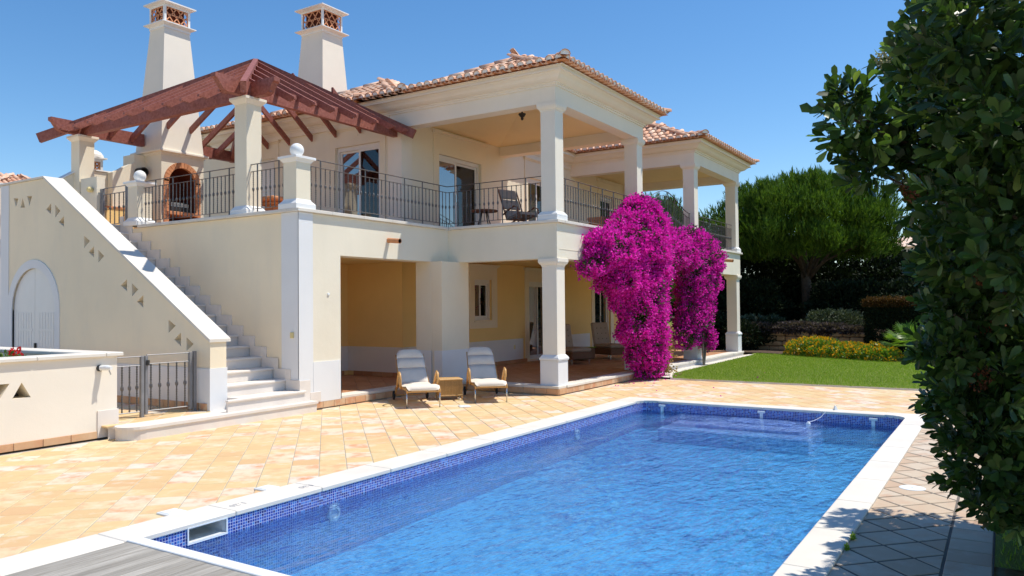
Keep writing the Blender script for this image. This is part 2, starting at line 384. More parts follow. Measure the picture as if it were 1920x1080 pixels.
    def build(s, name, mats, parent=None, world=True, smooth=False, **k):
        off = OFF.get(parent.name) if (parent is not None and world) else None
        me = s.mesh(name, mats, off, smooth)
        o = bpy.data.objects.new(name, me); C.objects.link(o)
        OFF[o.name] = OFF.get(parent.name, Vector((0, 0, 0))) if parent is not None else Vector((0, 0, 0))
        return setup(o, parent, k.get('label'), k.get('cat'), k.get('group'), k.get('kind'))
def inst(me, name, parent, loc, rot=(0, 0, 0), scale=None, **k):
    o = bpy.data.objects.new(name, me); C.objects.link(o)
    off = OFF.get(parent.name, Vector((0, 0, 0))) if (parent is not None and k.get('world', True)) else Vector((0, 0, 0))
    o.location = Vector(loc) - off; o.rotation_euler = rot
    if scale: o.scale = scale
    return setup(o, parent, k.get('label'), k.get('cat'), k.get('group'), k.get('kind'))
def copy_tree(o, parent=None):
    c = o.copy(); C.objects.link(c); c.parent = parent
    for ch in o.children: copy_tree(ch, c)
    return c
def npmesh(name, V, Fq, mat, parent=None, label=None, cat=None, kind='stuff', group=None, smooth=False, mi=None):
    """V (n,3), Fq (m,k) faces of equal size"""
    me = bpy.data.meshes.new(name); V = np.asarray(V, dtype=np.float32)
    if parent is not None: V = V - np.array(OFF.get(parent.name, (0, 0, 0)), dtype=np.float32)
    Fq = np.asarray(Fq, dtype=np.int32); m_, k_ = Fq.shape
    me.vertices.add(len(V)); me.vertices.foreach_set('co', V.ravel())
    me.loops.add(m_ * k_); me.loops.foreach_set('vertex_index', Fq.ravel())
    me.polygons.add(m_); me.polygons.foreach_set('loop_start', np.arange(0, m_ * k_, k_, dtype=np.int32))
    me.polygons.foreach_set('loop_total', np.full(m_, k_, dtype=np.int32))
    if smooth: me.polygons.foreach_set('use_smooth', np.ones(m_, dtype=bool))
    for q in (mat if isinstance(mat, (list, tuple)) else [mat]): me.materials.append(M[q])
    if mi is not None: me.polygons.foreach_set('material_index', np.asarray(mi, dtype=np.int32))
    me.update(calc_edges=True)
    o = bpy.data.objects.new(name, me); C.objects.link(o); OFF[o.name] = OFF.get(parent.name, Vector((0, 0, 0))) if parent is not None else Vector((0, 0, 0))
    return setup(o, parent, label, cat, group, kind)
def scatter(template_v, template_f, pos, quat_axes, scl):
    """template verts (t,3); pos (n,3); axes (n,3,3) rows = local x,y,z in world; scl (n,)"""
    tv = np.asarray(template_v); n = len(pos); t_ = len(tv)
    V = np.einsum('tk,nkj->ntj', tv, quat_axes) * scl[:, None, None] + pos[:, None, :]
    Fq = (np.asarray(template_f)[None] + (np.arange(n) * t_)[:, None, None]).reshape(-1, len(template_f[0]))
    return V.reshape(-1, 3), Fq
def norm(a): return a / np.maximum(np.linalg.norm(a, axis=-1, keepdims=True), 1e-9)
def axes_from(dirs, spin=None):
    """local y along dirs, local z roughly random"""
    n = len(dirs); y = norm(dirs); r = RNG.normal(size=(n, 3)) if spin is None else spin
    x = norm(np.cross(y, r)); z = np.cross(x, y); return np.stack([x, y, z], axis=1)

# ------------------------------------------------------------------ key sizes of the place (metres)
ZT = 3.44            # terrace and balcony edge
BX, CY = 13.35, 7.41 # porch corner
WX, WY = 13.40, 11.42
COLX = (13.38, 17.44, 21.54, 25.58)
POOL = (3.51, 13.30, 1.285, 5.64); WATER = -.18; PD = -1.02

# ------------------------------------------------------------------ ground
def _sheet(name, x0, x1, y0, y1, z, mat):
    mb = MB(); mb.add([(x0, y0, z), (x1, y0, z), (x1, y1, z), (x0, y1, z)], [(0, 1, 2, 3)]); return mb.build(name, mat, kind='structure')
def ring_sheet(name, outer, inner, z, mat, **k):
    x0, x1, y0, y1 = outer; a0, a1, b0, b1 = inner
    mb = MB(); mb.add([(x0, y0, z), (x1, y0, z), (x1, y1, z), (x0, y1, z), (a0, b0, z), (a1, b0, z), (a1, b1, z), (a0, b1, z)],
                      [(0, 1, 5, 4), (1, 2, 6, 5), (2, 3, 7, 6), (3, 0, 4, 7)])
    return mb.build(name, mat, kind='structure', **k)
hole = (POOL[0] - .12, POOL[1] + .12, POOL[2] - .12, POOL[3] + .12)
ring_sheet('ground', (-900, 1400, -900, 1400), hole, -.055, 'ground_earth')
_sheet('bounce_paving', -16, -3.01, -8, 32, -.04, 'paving_tile'); _sheet('bounce_paving', -3.0, 9.0, 12.61, 32, -.04, 'paving_tile')  # mostly unseen sheets, added to bounce warm light onto the shaded walls
bed = ring_sheet('paving', (-3.0, 17.5, .09, 12.6), hole, -.0275, 'grout')

# ------------------------------------------------------------------ paving tiles
TZ0, TZ1 = -.05, -.022
def clip_poly(poly, x0, x1, y0, y1):
    for ax, lim, sgn in ((0, x0, 1), (0, x1, -1), (1, y0, 1), (1, y1, -1)):
        out = []
        for i in range(len(poly)):
            a, b = poly[i], poly[(i + 1) % len(poly)]
            da, db = sgn * (a[ax] - lim), sgn * (b[ax] - lim)
            if da >= 0: out.append(a)
            if (da >= 0) != (db >= 0):
                k = da / (da - db); out.append((a[0] + k * (b[0] - a[0]), a[1] + k * (b[1] - a[1])))
        poly = out
        if len(poly) < 3: return []
    return poly
def area(p): return abs(sum(p[i][0] * p[(i + 1) % len(p)][1] - p[(i + 1) % len(p)][0] * p[i][1] for i in range(len(p)))) / 2
def tile_grid(rect, size, gap, ang, brick, o=(0, 0)):
    x0, x1, y0, y1 = rect; cx, cy = (x0 + x1) / 2, (y0 + y1) / 2
    R = math.hypot(x1 - x0, y1 - y0) / 2 + size; n = int(R / size) + 2; ca, sa = math.cos(ang), math.sin(ang); out = []
    h = (size - gap) / 2
    for i in range(-n, n):
        sh = (hash((i, 17)) % 5) / 5 * size * .5 + size * .25 * (i % 2) if brick else 0
        for j in range(-n, n):
            u = j * size + sh + o[0]; v_ = i * size + o[1]
            px, py = cx + u * ca - v_ * sa, cy + u * sa + v_ * ca
            if px < x0 - size or px > x1 + size or py < y0 - size or py > y1 + size: continue
            poly = [(px + a * ca - b * sa, py + a * sa + b * ca) for a, b in ((-h, -h), (h, -h), (h, h), (-h, h))]
            c = clip_poly(poly, *rect)
            if len(c) >= 3 and area(c) > size * size * .03: out.append((px, py, c, abs(area(c) - 4 * h * h) < 1e-6))
    return out
def tile_prism(mb, poly, z0, z1, ch=.004):
    n = len(poly); cx = sum(p[0] for p in poly) / n; cy = sum(p[1] for p in poly) / n
    inn = [(p[0] + (cx - p[0]) * .035, p[1] + (cy - p[1]) * .035) for p in poly]
    vs = [(p[0], p[1], z0) for p in poly] + [(p[0], p[1], z1 - ch) for p in poly] + [(p[0], p[1], z1) for p in inn]
    fs = [tuple(2 * n + i for i in range(n))] + [(i, (i + 1) % n, n + (i + 1) % n, n + i) for i in range(n)] + [(n + i, n + (i + 1) % n, 2 * n + (i + 1) % n, 2 * n + i) for i in range(n)]
    mb.add(vs, fs)
def lay_tiles(tiles, size, gap, ang, mat, parent, name='paving_tile', n_obj=300, z0=TZ0, z1=TZ1, visible=None):
    h = (size - gap) / 2; q = MB(); tile_prism(q, [(-h, -h), (h, -h), (h, h), (-h, h)], z0 - z1, 0); shared = q.mesh(name, mat)
    tiles = sorted(tiles, key=lambda t: (0 if visible is None or visible(t[0], t[1]) else 1, math.hypot(t[0], t[1])))
    for px, py, poly, full in tiles[:n_obj]:
        dz = random.uniform(-.0012, .0012)
        if full: inst(shared, name, parent, (px, py, z1 + dz), (random.uniform(-.003, .003), random.uniform(-.003, .003), ang))
        else:
            mb = MB(); tile_prism(mb, poly, z0, z1 + dz); mb.build(name, mat, parent)
    if len(tiles) > n_obj:
        mb = MB()
        for px, py, poly, full in tiles[n_obj:]: tile_prism(mb, poly, z0, z1 + random.uniform(-.0012, .0012))
        mb.build(name, mat, parent, kind='stuff')
def inview(x, y, z=0):
    v = Vector((x, y, z - 1.75)); d = v.dot(D)
    return d > .5 and abs(v.dot(right) / d * f_px) < 1000 and abs(v.dot(up) / d * f_px) < 560
A45 = math.radians(45.8)
t1 = [q for q in tile_grid((-3, 17.4, 6.02, 10.35), .30, .0075, A45, True) if not (q[0] > 13.5 and q[1] > 7.6) and not (q[0] > 9.4 and q[1] > 10.2)]
t1 += tile_grid((13.6, 17.4, 1.0, 6.02), .30, .0075, A45, True)
lay_tiles(t1, .30, .0075, A45, 'paving_tile', bed, visible=inview, n_obj=225)
t2 = [q for q in tile_grid((-1, 17.4, .392, 1.0), .30, .022, A45, False, (.05, .1))]
mb = MB(); mb.add([(-1, .09, -.0262), (17.4, .09, -.0262), (17.4, 1.0, -.0262), (-1, 1.0, -.0262)], [(0, 1, 2, 3)]); mb.build('dark_joints', 'grout_dark', bed)
lay_tiles(t2, .30, .022, A45, 'paving_pale', bed, visible=inview, n_obj=55)
t3 = [(x, .235, [(x - .145, .10), (x + .145, .10), (x + .145, .372), (x - .145, .372)], False) for x in np.arange(-1, 17.3, .302)]
lay_tiles(t3, .30, .012, 0, 'paving_pale', bed, visible=inview, n_obj=18)

# ------------------------------------------------------------------ pool
pool = thing('swimming_pool', 'rectangular blue mosaic swimming pool with white stone coping', 'pool', (8.4, 3.4, 0))
def rloop(x0, x1, y0, y1, r, n=7):
    p = [(x0, y0)]
    for k in range(n + 1):
        a = -PI / 2 + k / n * PI / 2; p.append((x1 - r + r * math.cos(a), y0 + r + r * math.sin(a)))
    for k in range(n + 1):
        a = k / n * PI / 2; p.append((x1 - r + r * math.cos(a), y1 - r + r * math.sin(a)))
    return p + [(x0, y1)]
px0, px1, py0, py1 = POOL
lp = rloop(px0, px1, py0, py1, .3)
pdz = lambda x: -.50 - .27 * (px1 - x) / (px1 - px0)
mb = MB()
SK = (3.94, 4.30, -.155, -.042)
for i in range(len(lp)):
    a, b = lp[i], lp[(i + 1) % len(lp)]
    if abs(a[1] - py1) < 1e-6 and abs(b[1] - py1) < 1e-6:
        for xa, xb, za, zb in ((SK[1], a[0], None, -.03), (px0, SK[0], None, -.03), (SK[0], SK[1], None, SK[2]), (SK[0], SK[1], SK[3], -.03)):
            mb.add([(xa, py1, pdz(xa) if za is None else za), (xb, py1, pdz(xb) if za is None else za), (xb, py1, zb), (xa, py1, zb)], [(0, 1, 2, 3)])
    else: mb.add([(a[0], a[1], pdz(a[0])), (b[0], b[1], pdz(b[0])), (b[0], b[1], -.03), (a[0], a[1], -.03)], [(0, 1, 2, 3)])
mb.build('mosaic_wall', 'mosaic_wall', pool)
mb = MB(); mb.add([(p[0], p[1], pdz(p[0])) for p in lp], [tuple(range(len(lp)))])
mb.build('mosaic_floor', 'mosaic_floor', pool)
for (xa, ya, yb, z) in ((12.95, 2.93, 3.98, -.20), (12.60, 2.72, 4.40, -.25), (12.20, 2.50, 4.90, -.31)):
    mb = MB(); mb.box(xa, px1 + .02, ya, yb, PD, z, ch=.015); mb.build('pool_step', 'mosaic_step', pool)
mb = MB(); mb.add([(p[0] + (8 - p[0]) * .0003, p[1] + (3.4 - p[1]) * .0005, WATER) for p in lp], [tuple(range(len(lp)))])
wtr = mb.build('pool_water', 'water', None, kind='structure')
# skimmer
sk = MB(); x0, x1, z0, z1 = SK
sk.box(x0 - .012, x1 + .012, py1 - .012, py1 + .004, z0 - .018, z0); sk.box(x0 - .012, x0, py1 - .012, py1 + .004, z0, z1); sk.box(x1, x1 + .012, py1 - .012, py1 + .004, z0, z1); sk.box(x0 - .012, x1 + .012, py1 - .012, py1 + .004, z1, z1 + .012)
sk.add([(x0, py1, z0), (x1, py1, z0), (x1, py1 + .3, z0), (x0, py1 + .3, z0), (x0, py1, z1), (x1, py1, z1), (x1, py1 + .3, z1), (x0, py1 + .3, z1)], [(0, 1, 2, 3), (4, 5, 6, 7), (2, 3, 7, 6), (0, 3, 7, 4), (1, 2, 6, 5)])
sk.build('skimmer', 'white_plastic', pool)
for y in (5.24, 3.48, 1.76):
    mb = MB(); mb.box(px1 - .035, px1 - .001, y - .062, y + .062, -.10, -.062, ch=.006); mb.box(px1 - .028, px1 - .001, y - .026, y + .026, -.30, -.10); mb.build('anchor_bracket', 'white_plastic', pool)
for (x, y, z, ax) in ((5.54, py1, -.28, 'y'), (10.7, py1, -.26, 'y'), (px1, 4.85, -.26, 'x')):
    mb = MB(); k_ = .8 if ax == 'y' else .5; pr = [(a * k_, b) for a, b in [(.001, 0), (.085, 0), (.10, .02), (.095, .04), (.06, .045), (.055, .03), (.001, .03)]]
    mb.lathe(pr, (0, 0, 0), 18)
    me = mb.mesh('pool_light', 'white_plastic'); inst(me, 'pool_light', pool, (x, y, z), (PI / 2, 0, 0) if ax == 'y' else (0, -PI / 2, 0))
# coping stones
def text(body, size, loc, rotz, parent, mat='engrave'):
    cu = bpy.data.curves.new('engraved_number', 'FONT'); cu.body = body; cu.size = size; cu.extrude = .0006; cu.align_x = 'CENTER'; cu.align_y = 'CENTER'
    tmp = bpy.data.objects.new('tmp', cu); C.objects.link(tmp); dg = bpy.context.evaluated_depsgraph_get(); me = bpy.data.meshes.new_from_object(tmp.evaluated_get(dg)); bpy.data.objects.remove(tmp)
    me.materials.clear(); me.materials.append(M[mat]); o = bpy.data.objects.new('engraved_number', me); C.objects.link(o); o.parent = parent; o['kind'] = 'thing' if False else 'stuff'
    del o['kind']
    o.location = Vector(loc) - OFF[parent.name]; o.rotation_euler = (0, 0, rotz); return o
cop = thing('pool_coping', 'white stone coping slabs around the swimming pool edge', 'coping', (8.4, 3.4, 0))
def coping(x0, x1, y0, y1, round_in=None):
    mb = MB(); mb.box(x0 + .0015, x1 - .0015, y0 + .0015, y1 - .0015, -.045, random.uniform(-.001, .001), ch=.008)
    return mb.build('coping_stone', 'stone_white', cop)
stones = []
xs = np.arange(-1.6, 13.0, 1.0)
for i, x in enumerate(xs):
    xe = min(x + 1.0, 13.0)
    stones.append(coping(x, xe, py1 - .012, 6.02))
    if x > -1.7: stones.append(coping(x, xe, 1.0, py0 + .012))
for y in np.arange(1.6, 5.3, .93): stones.append(coping(px1 - .012, 13.61, y, y + .93))
for sgn in (0, 1):   # corner stones, rounded on the inside
    pts = []
    if sgn: 
        pts = [(13.0, 6.02), (13.0, py1)] + [(13.0 + .3 * math.sin(a), py1 - .3 + .3 * math.cos(a)) for a in np.linspace(.2, PI / 2, 6)] + [(px1, 5.32), (13.61, 5.32), (13.61, 6.02)]
    else:
        pts = [(13.0, 1.0), (13.61, 1.0), (13.61, 1.6), (px1, 1.6)] + [(13.0 + .3 * math.cos(a), py0 + .3 - .3 * math.sin(a)) for a in np.linspace(.1, PI / 2, 6)]
    mb = MB(); mb.prism(pts, 'z', -.045, 0.0); mb.build('coping_stone', 'stone_white', cop)
text('1.20', .10, (4.55, 5.80, .0025), PI, cop); text('1.30', .10, (5.35, 5.80, .0025), PI, cop)
nb = MB(); nb.box(4.83, 5.01, 1.09, 1.235, -.01, .002); o = nb.build('number_plate', 'white_plastic', cop)
text('1.20', .07, (4.92, 1.163, .0035), PI / 2 * 0, cop)
for xx in (4.834, 5.003):
    mb = MB(); mb.box(xx, xx + .006, 1.09, 1.235, .0, .0035); mb.build('plate_border', 'engrave', cop)
# deck
deck = thing('timber_deck', 'weathered grey timber deck beside the near end of the pool', 'deck', (1, 3, 0))
y = 5.615
while y > -.6:
    mb = MB(); mb.box(-1.6, 3.405, y - .088, y, -.03, random.uniform(-.004, -.001), ch=.003); mb.build('deck_board', 'deck_wood', deck); y -= .0945
mb = MB(); mb.box(-1.6, 3.40, -.6, 5.60, -.05, -.032); mb.build('deck_joist', 'room_dark', deck)
mb = MB(); mb.box(3.41, 3.515, .9, 5.636, -.05, .008, ch=.006); mb.build('deck_edge_strip', 'white_paint', deck)
# covers
def cover(x0, x1, y0, y1, ang, label):
    mb = MB(); a = (x1 - x0) / 2; b = (y1 - y0) / 2
    mb.box(-a, a, -b, b, -.02, .0, ch=.006); mb.box(-a * .8, a * .8, -b * .8, b * .8, 0, .004, ch=.002); mb.lathe([(.001, .004), (.012, .004), (.012, .007), (.001, .007)], (0, 0, 0), 10)
    o = mb.build('drain_cover', 'white_plastic'); o.location = ((x0 + x1) / 2, (y0 + y1) / 2, -.006); o.rotation_euler.z = ang
    setup(o, None, label, 'drain cover', 'white square drain covers in the paving')
cover(4.03, 4.21, 6.035, 6.215, 0, 'white square drain cover beside the coping, nearest the timber deck')
cover(5.06, 5.24, 6.035, 6.215, 0, 'white square drain cover beside the coping, just past the engraved number')
cover(11.0, 11.2, 7.95, 8.15, .78, 'white square drain cover in the tiles before the left sun lounger')
mb = MB(); mb.lathe([(.001, -.02), (.115, -.02), (.115, 0), (.10, .004), (.001, .004)], (0, 0, 0), 28); mb.lathe([(.001, .004), (.01, .004), (.01, .008), (.001, .008)], (0, 0, 0), 8)
o = mb.build('round_cover', 'white_plastic'); o.location = (8.29, .77, -.018); setup(o, None, 'white round cover in the shaded tiles by the right coping', 'drain cover')
# thermometer on a string, small pyramid float
mb = MB(); th = thing('pool_thermometer', 'small white pool thermometer floating on a string', 'thermometer', (12.95, 2.62, WATER))
mb.lathe([(.001, -.05), (.03, -.03), (.035, 0), (.02, .03), (.001, .035)], (12.95, 2.66, WATER + .01), 12); mb.build('float', 'white_plastic', th)
mb = MB(); mb.tube([(12.95, 2.66, WATER + .03), (13.08, 2.6, WATER + .045), (13.2, 2.52, WATER + .09), (13.31, 2.45, .004)], .004, 5); mb.build('string', 'white_plastic', th)
mb = MB(); mb.lathe([(.001, 0), (.04, 0), (.012, .07), (.001, .075)], (13.5, 2.35, 0), 4); o = mb.build('white_marker', 'white_plastic'); setup(o, None, 'tiny white pyramid marker standing on the far coping', 'marker')

# ------------------------------------------------------------------ the villa
villa = thing('villa', 'two storey cream villa with porches, balconies and clay tile roofs', 'villa', (13.4, 11.42, 0))
def grid_wall(mb, ax, u0, u1, z0, z1, pf, pb, ops, mi=0, back=True):
    """wall along x (ax='x', faces at y=pf / y=pb) or along y; ops: (ua,ub,za,zb) openings"""
    us = sorted({u0, u1, *[q for o_ in ops for q in o_[:2]]}); zs = sorted({z0, z1, *[q for o_ in ops for q in o_[2:]]})
    us = [q for q in us if u0 <= q <= u1]; zs = [q for q in zs if z0 <= q <= z1]
    def solid(i, j):
        if i < 0 or j < 0 or i >= len(us) - 1 or j >= len(zs) - 1: return False
        cu, cz = (us[i] + us[i + 1]) / 2, (zs[j] + zs[j + 1]) / 2
        return not any(o_[0] < cu < o_[1] and o_[2] < cz < o_[3] for o_ in ops)
    P = (lambda u, p, z: (u, p, z)) if ax == 'x' else (lambda u, p, z: (p, u, z))
    for i in range(len(us) - 1):
        for j in range(len(zs) - 1):
            if not solid(i, j): continue
            a, b, c, d = us[i], us[i + 1], zs[j], zs[j + 1]
            mb.add([P(a, pf, c), P(b, pf, c), P(b, pf, d), P(a, pf, d)], [(0, 1, 2, 3)], mi)
            if back: mb.add([P(a, pb, c), P(b, pb, c), P(b, pb, d), P(a, pb, d)], [(0, 1, 2, 3)], mi)
            for di, dj, q in ((-1, 0, ((a, c), (a, d))), (1, 0, ((b, c), (b, d))), (0, -1, ((a, c), (b, c))), (0, 1, ((a, d), (b, d)))):
                if not solid(i + di, j + dj):
                    (ua, za), (ub, zb) = q; mb.add([P(ua, pf, za), P(ub, pf, zb), P(ub, pb, zb), P(ua, pb, za)], [(0, 1, 2, 3)], mi)
D1 = (12.05, 13.47, 3.50, 5.56); D0 = (15.60, 16.30, 3.5, 5.56); D2 = (14.76, 16.54, 3.50, 5.42); D3 = (18.89, 20.1, 3.50, 5.42); D4 = (23.6, 24.7, 3.5, 5.42)
G1 = (16.2, 17.0, 1.37, 2.43); G2 = (18.89, 20.0, .20, 2.43); G3 = (23.08, 24.3, .20, 2.43)
mb = MB(); grid_wall(mb, 'x', 13.4, 25.9, 3.44, 6.12, WY, WY + .28, [D2, D3, D4]); mb.build('front_wall', 'wall_cream', villa)
mb = MB(); grid_wall(mb, 'y', WY, 18.0, 3.44, 6.12, WX, WX + .28, [D1, D0]); mb.build('side_wall', 'wall_cream', villa)
mb = MB(); grid_wall(mb, 'x', 13.45, 25.9, 0, 2.9, WY, WY + .28, [G1, G2, G3]); mb.build('front_wall', 'wall_ochre', villa)
mb = MB(); mb.box(25.62, 25.9, WY + .28, 18, 0, 6.12); mb.box(13.68, 25.62, 17.72, 18, 0, 6.12); mb.box(13.45, 13.73, WY + .28, 18, 0, 2.9); mb.build_each('rear_wall', 'wall_cream', villa)
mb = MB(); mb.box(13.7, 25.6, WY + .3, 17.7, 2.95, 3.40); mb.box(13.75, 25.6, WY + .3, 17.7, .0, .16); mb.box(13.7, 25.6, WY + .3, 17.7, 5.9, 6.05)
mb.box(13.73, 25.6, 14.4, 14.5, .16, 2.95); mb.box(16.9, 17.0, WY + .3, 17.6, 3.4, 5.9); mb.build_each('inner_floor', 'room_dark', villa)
# recess room under the terrace
mb = MB(); mb.box(9.5, 13.44, 13.1, 13.3, 0, 2.75); mb.box(9.45, 9.55, 10.5, 13.1, 0, 2.75); mb.build_each('recess_wall', 'wall_ochre', villa)
mb = MB(); mb.box(13.40, 13.449, WY, 13.098, .16, 2.75); mb.build('recess_side_wall', 'wall_ochre', villa)
mb = MB(); mb.box(13.385, 13.399, WY - .02, 13.08, .26, .83); mb.box(9.6, 13.385, 13.082, 13.1, .26, .83); mb.box(13.4, 15.6, WY - .016, WY, .26, .83); mb.box(15.6, 18.55, WY - .016, WY, .26, .83); mb.box(20.4, 22.7, WY - .016, WY, .26, .83); mb.box(24.6, 25.9, WY - .016, WY, .26, .83)
mb.build_each('plinth_band', 'band_white', villa)
# skirting tiles in porch and recess
q = MB(); q.box(-.146, .146, -.012, 0, 0, .098, ch=.003); sk_me = q.mesh('skirting_tile', 'floor_tile')
for x in np.arange(15.0, 23.0, .30):
    if not 18.7 < x < 20.1: inst(sk_me, 'skirting_tile', villa, (x, WY - .018, .162))
for x in np.arange(9.8, 13.3, .30): inst(sk_me, 'skirting_tile', villa, (x, 13.08, .162))
for y in np.arange(11.55, 13.0, .30): inst(sk_me, 'skirting_tile', villa, (13.383, y, .162), (0, 0, -PI / 2))
# terrace block walls
mb = MB(); grid_wall(mb, 'x', 9.15, 13.35, 0, 3.38, 10.08, 10.48, [(10.13, 12.74, 0, 2.68)]); mb.build('terrace_front_wall', 'wall_cream', villa)
mb = MB(); mb.box(9.15, 9.5, 10.481, 17.4, 0, 3.38); mb.build('terrace_side_wall', 'wall_shade_side', villa)
mb = MB(); mb.box(9.135, 9.148, 10.06, 10.49, .3, 3.38); mb.box(9.135, 9.46, 10.066, 10.078, .11, 3.38); mb.build_each('corner_pilaster', 'band_white', villa)
mb = MB(); mb.box(9.46, 10.128, 10.062, 10.079, .11, .806); mb.box(10.112, 10.128, 10.062, 10.5, .11, .806); mb.box(12.725, 13.1, 10.062, 10.079, .16, .83); mb.box(12.724, 12.739, 10.062, 10.5, .16, .83); mb.build_each('plinth_band', 'band_white', villa)
mb = MB(); mb.box(12.745, 13.7, 9.80, 10.078, 0, 2.68); mb.box(13.352, 13.7, 10.079, 10.5, 0, 2.68); mb.build_each('pier', 'trim_cream', villa)
mb = MB(); mb.box(12.735, 13.71, 9.79, 10.0, .16, .83); mb.build_each('plinth_band', 'band_white', villa)
mb = MB(); mb.box(9.55, 13.44, 10.49, 13.1, 2.75, 2.9); mb.build('recess_ceiling', 'wall_ochre', villa)
mb = MB(); mb.box(9.2, 13.68, 10.12, 17.35, 3.16, 3.37); mb.build('terrace_slab', 'plaster_dark', villa)
# balcony slab, beams
mb = MB(); mb.box(BX, 13.68, CY + .002, 10.079, 2.68, 3.38); mb.build('balcony_beam', 'wall_cream', villa)
mb = MB(); mb.box(BX + .002, 25.93, CY, CY + .33, 2.679, 3.381); mb.build('balcony_beam', 'wall_cream', villa)
mb = MB(); mb.box(25.6, 25.93, CY + .331, WY, 2.68, 3.38); mb.build('balcony_beam', 'wall_cream', villa)
mb = MB(); mb.box(13.69, 25.59, CY + .34, WY - .001, 2.86, 3.37); mb.build('porch_ceiling', 'wall_ochre', villa)
# grooves of the beam face as thin proud lines
mb = MB()
for z in (2.86, 3.22): mb.box(13.46, 17.3, CY - .006, CY, z, z + .008)
mb.build_each('beam_moulding', 'trim_cream', villa)
# white edge stones
def edge(ax, u0, u1, p0, p1, z0=3.384, z1=3.44, name='edge_stone', mat='stone_white', step=.8, par=villa):
    u = u0
    while u < u1 - .01:
        ue = min(u + step, u1); mb = MB()
        if ax == 'x': mb.box(u + .001, ue - .001, p0, p1, z0, z1, ch=.006)
        else: mb.box(p0, p1, u + .001, ue - .001, z0, z1, ch=.006)
        mb.build(name, mat, par); u = ue
edge('x', 9.08, 13.28, 10.01, 10.30); edge('y', 10.30, 14.66, 9.08, 9.40)
edge('y', 7.34, 10.01, 13.28, 13.58); edge('x', 13.58, 26.0, 7.34, 7.64); edge('y', 7.64, 11.4, 25.7, 26.0)
# terrace and balcony floors
mb = MB(); mb.box(9.40, 13.39, 10.30, 17.2, 3.374, 3.40); mb.box(13.58, 25.7, 7.64, WY - .01, 3.374, 3.402); mb.build_each('terrace_floor', 'floor_tile', villa)

# ground porch floor with tiles and curb
mb = MB(); mb.box(13.5, 26.0, 7.62, WY, 0, .148); mb.box(9.56, 13.5, 10.40, 13.09, 0, .148); mb.box(13.4, 13.5, 9.9, WY, 0, .147); mb.build_each('porch_floor_bed', 'grout', villa)
tf = tile_grid((13.60, 25.9, 7.66, WY - .02), .30, .0075, A45, False) + tile_grid((9.56, 13.60, 10.40, 13.06), .30, .0075, A45, False)
lay_tiles(tf, .30, .0075, A45, 'floor_tile', villa, 'floor_tile', 60, .14, .160, visible=inview)
edge('x', 10.13, 13.26, 10.08, 10.40, .11, .161); edge('y', 7.36, 9.79, 13.27, 13.60, .11, .161); edge('x', 13.60, 26.0, 7.34, 7.66, .11, .161)
q = MB(); q.box(-.132, .132, -.012, .03, 0, .108, ch=.004); cu_me = q.mesh('curb_tile', 'edge_tile')
for x in np.arange(9.55, 13.2, .268):
    if x > 9.4: inst(cu_me, 'curb_tile', villa, (x, 10.075, 0))
for y in np.arange(7.50, 9.95, .268): inst(cu_me, 'curb_tile', villa, (13.275, y, 0), (0, 0, -PI / 2))
for x in np.arange(13.42, 17.4, .268): inst(cu_me, 'curb_tile', villa, (x, 7.365, 0))
mb = MB(); mb.box(17.5, 26, 7.37, 7.7, -.05, .11); mb.build_each('porch_footing', 'stone_step', villa)
mb = MB(); mb.box(13.3, 13.6, 7.40, 10.0, -.05, .109); mb.box(13.6, 17.5, 7.40, 7.7, -.05, .109); mb.box(9.6, 13.3, 10.1, 10.4, -.05, .109); mb.build_each('porch_footing', 'grout', villa)
# columns
def column(x, y, z0, zt, low, lab=None):
    w_ = .33; mb = MB(); c = MB()
    if low:
        mb.box(x - .03, x + w_ + .05, y - .03, y + w_ + .05, z0, z0 + .55, ch=.006); zb = z0 + .55
        pf = [(.05, 0), (.055, .03), (.045, .055), (.01, .10), (0, .105)]
    else:
        mb.box(x - .055, x + w_ + .055, y - .055, y + w_ + .055, z0, z0 + .085, ch=.004); zb = z0 + .085
        pf = [(.055, 0), (.055, .03), (.035, .055), (.01, .085), (0, .09)]
    def ring(q, prof, zb):
        for (a, za), (b, zb_) in zip(prof, prof[1:]):
            o1 = [(x - a, y - a), (x + w_ + a, y - a), (x + w_ + a, y + w_ + a), (x - a, y + w_ + a)]; o2 = [(x - b, y - b), (x + w_ + b, y - b), (x + w_ + b, y + w_ + b), (x - b, y + w_ + b)]
            q.add([(*p, zb + za) for p in o1] + [(*p, zb + zb_) for p in o2], [(i, (i + 1) % 4, 4 + (i + 1) % 4, 4 + i) for i in range(4)])
    ring(mb, pf, zb)
    co = thing_part('column', villa)
    mb.build('column_base', 'white_paint' if not low else 'band_white', co)
    s_ = MB(); s_.box(x, x + w_, y, y + w_, zb + .06, zt - .08); s_.build('shaft', 'wall_white', co)
    ring(c, [(0, -.155), (.012, -.15), (.012, -.135), (.045, -.10), (.055, -.07)], zt); c.box(x - .06, x + w_ + .06, y - .06, y + w_ + .06, zt - .07, zt - .001, ch=.003); c.build('capital', 'wall_white', co)
def thing_part(name, parent):
    o = bpy.data.objects.new(name, None); o.empty_display_size = .1; C.objects.link(o); o.parent = parent; OFF[o.name] = OFF[parent.name]; return o
for x in COLX:
    column(x, CY + .03, .11 if x < 14 else .16, 2.679, True); column(x, CY + .03, ZT, 5.779, False)
for x in (25.58,):
    column(x, WY - .36, .16, 2.679, True); column(x, WY - .36, ZT, 5.779, False)
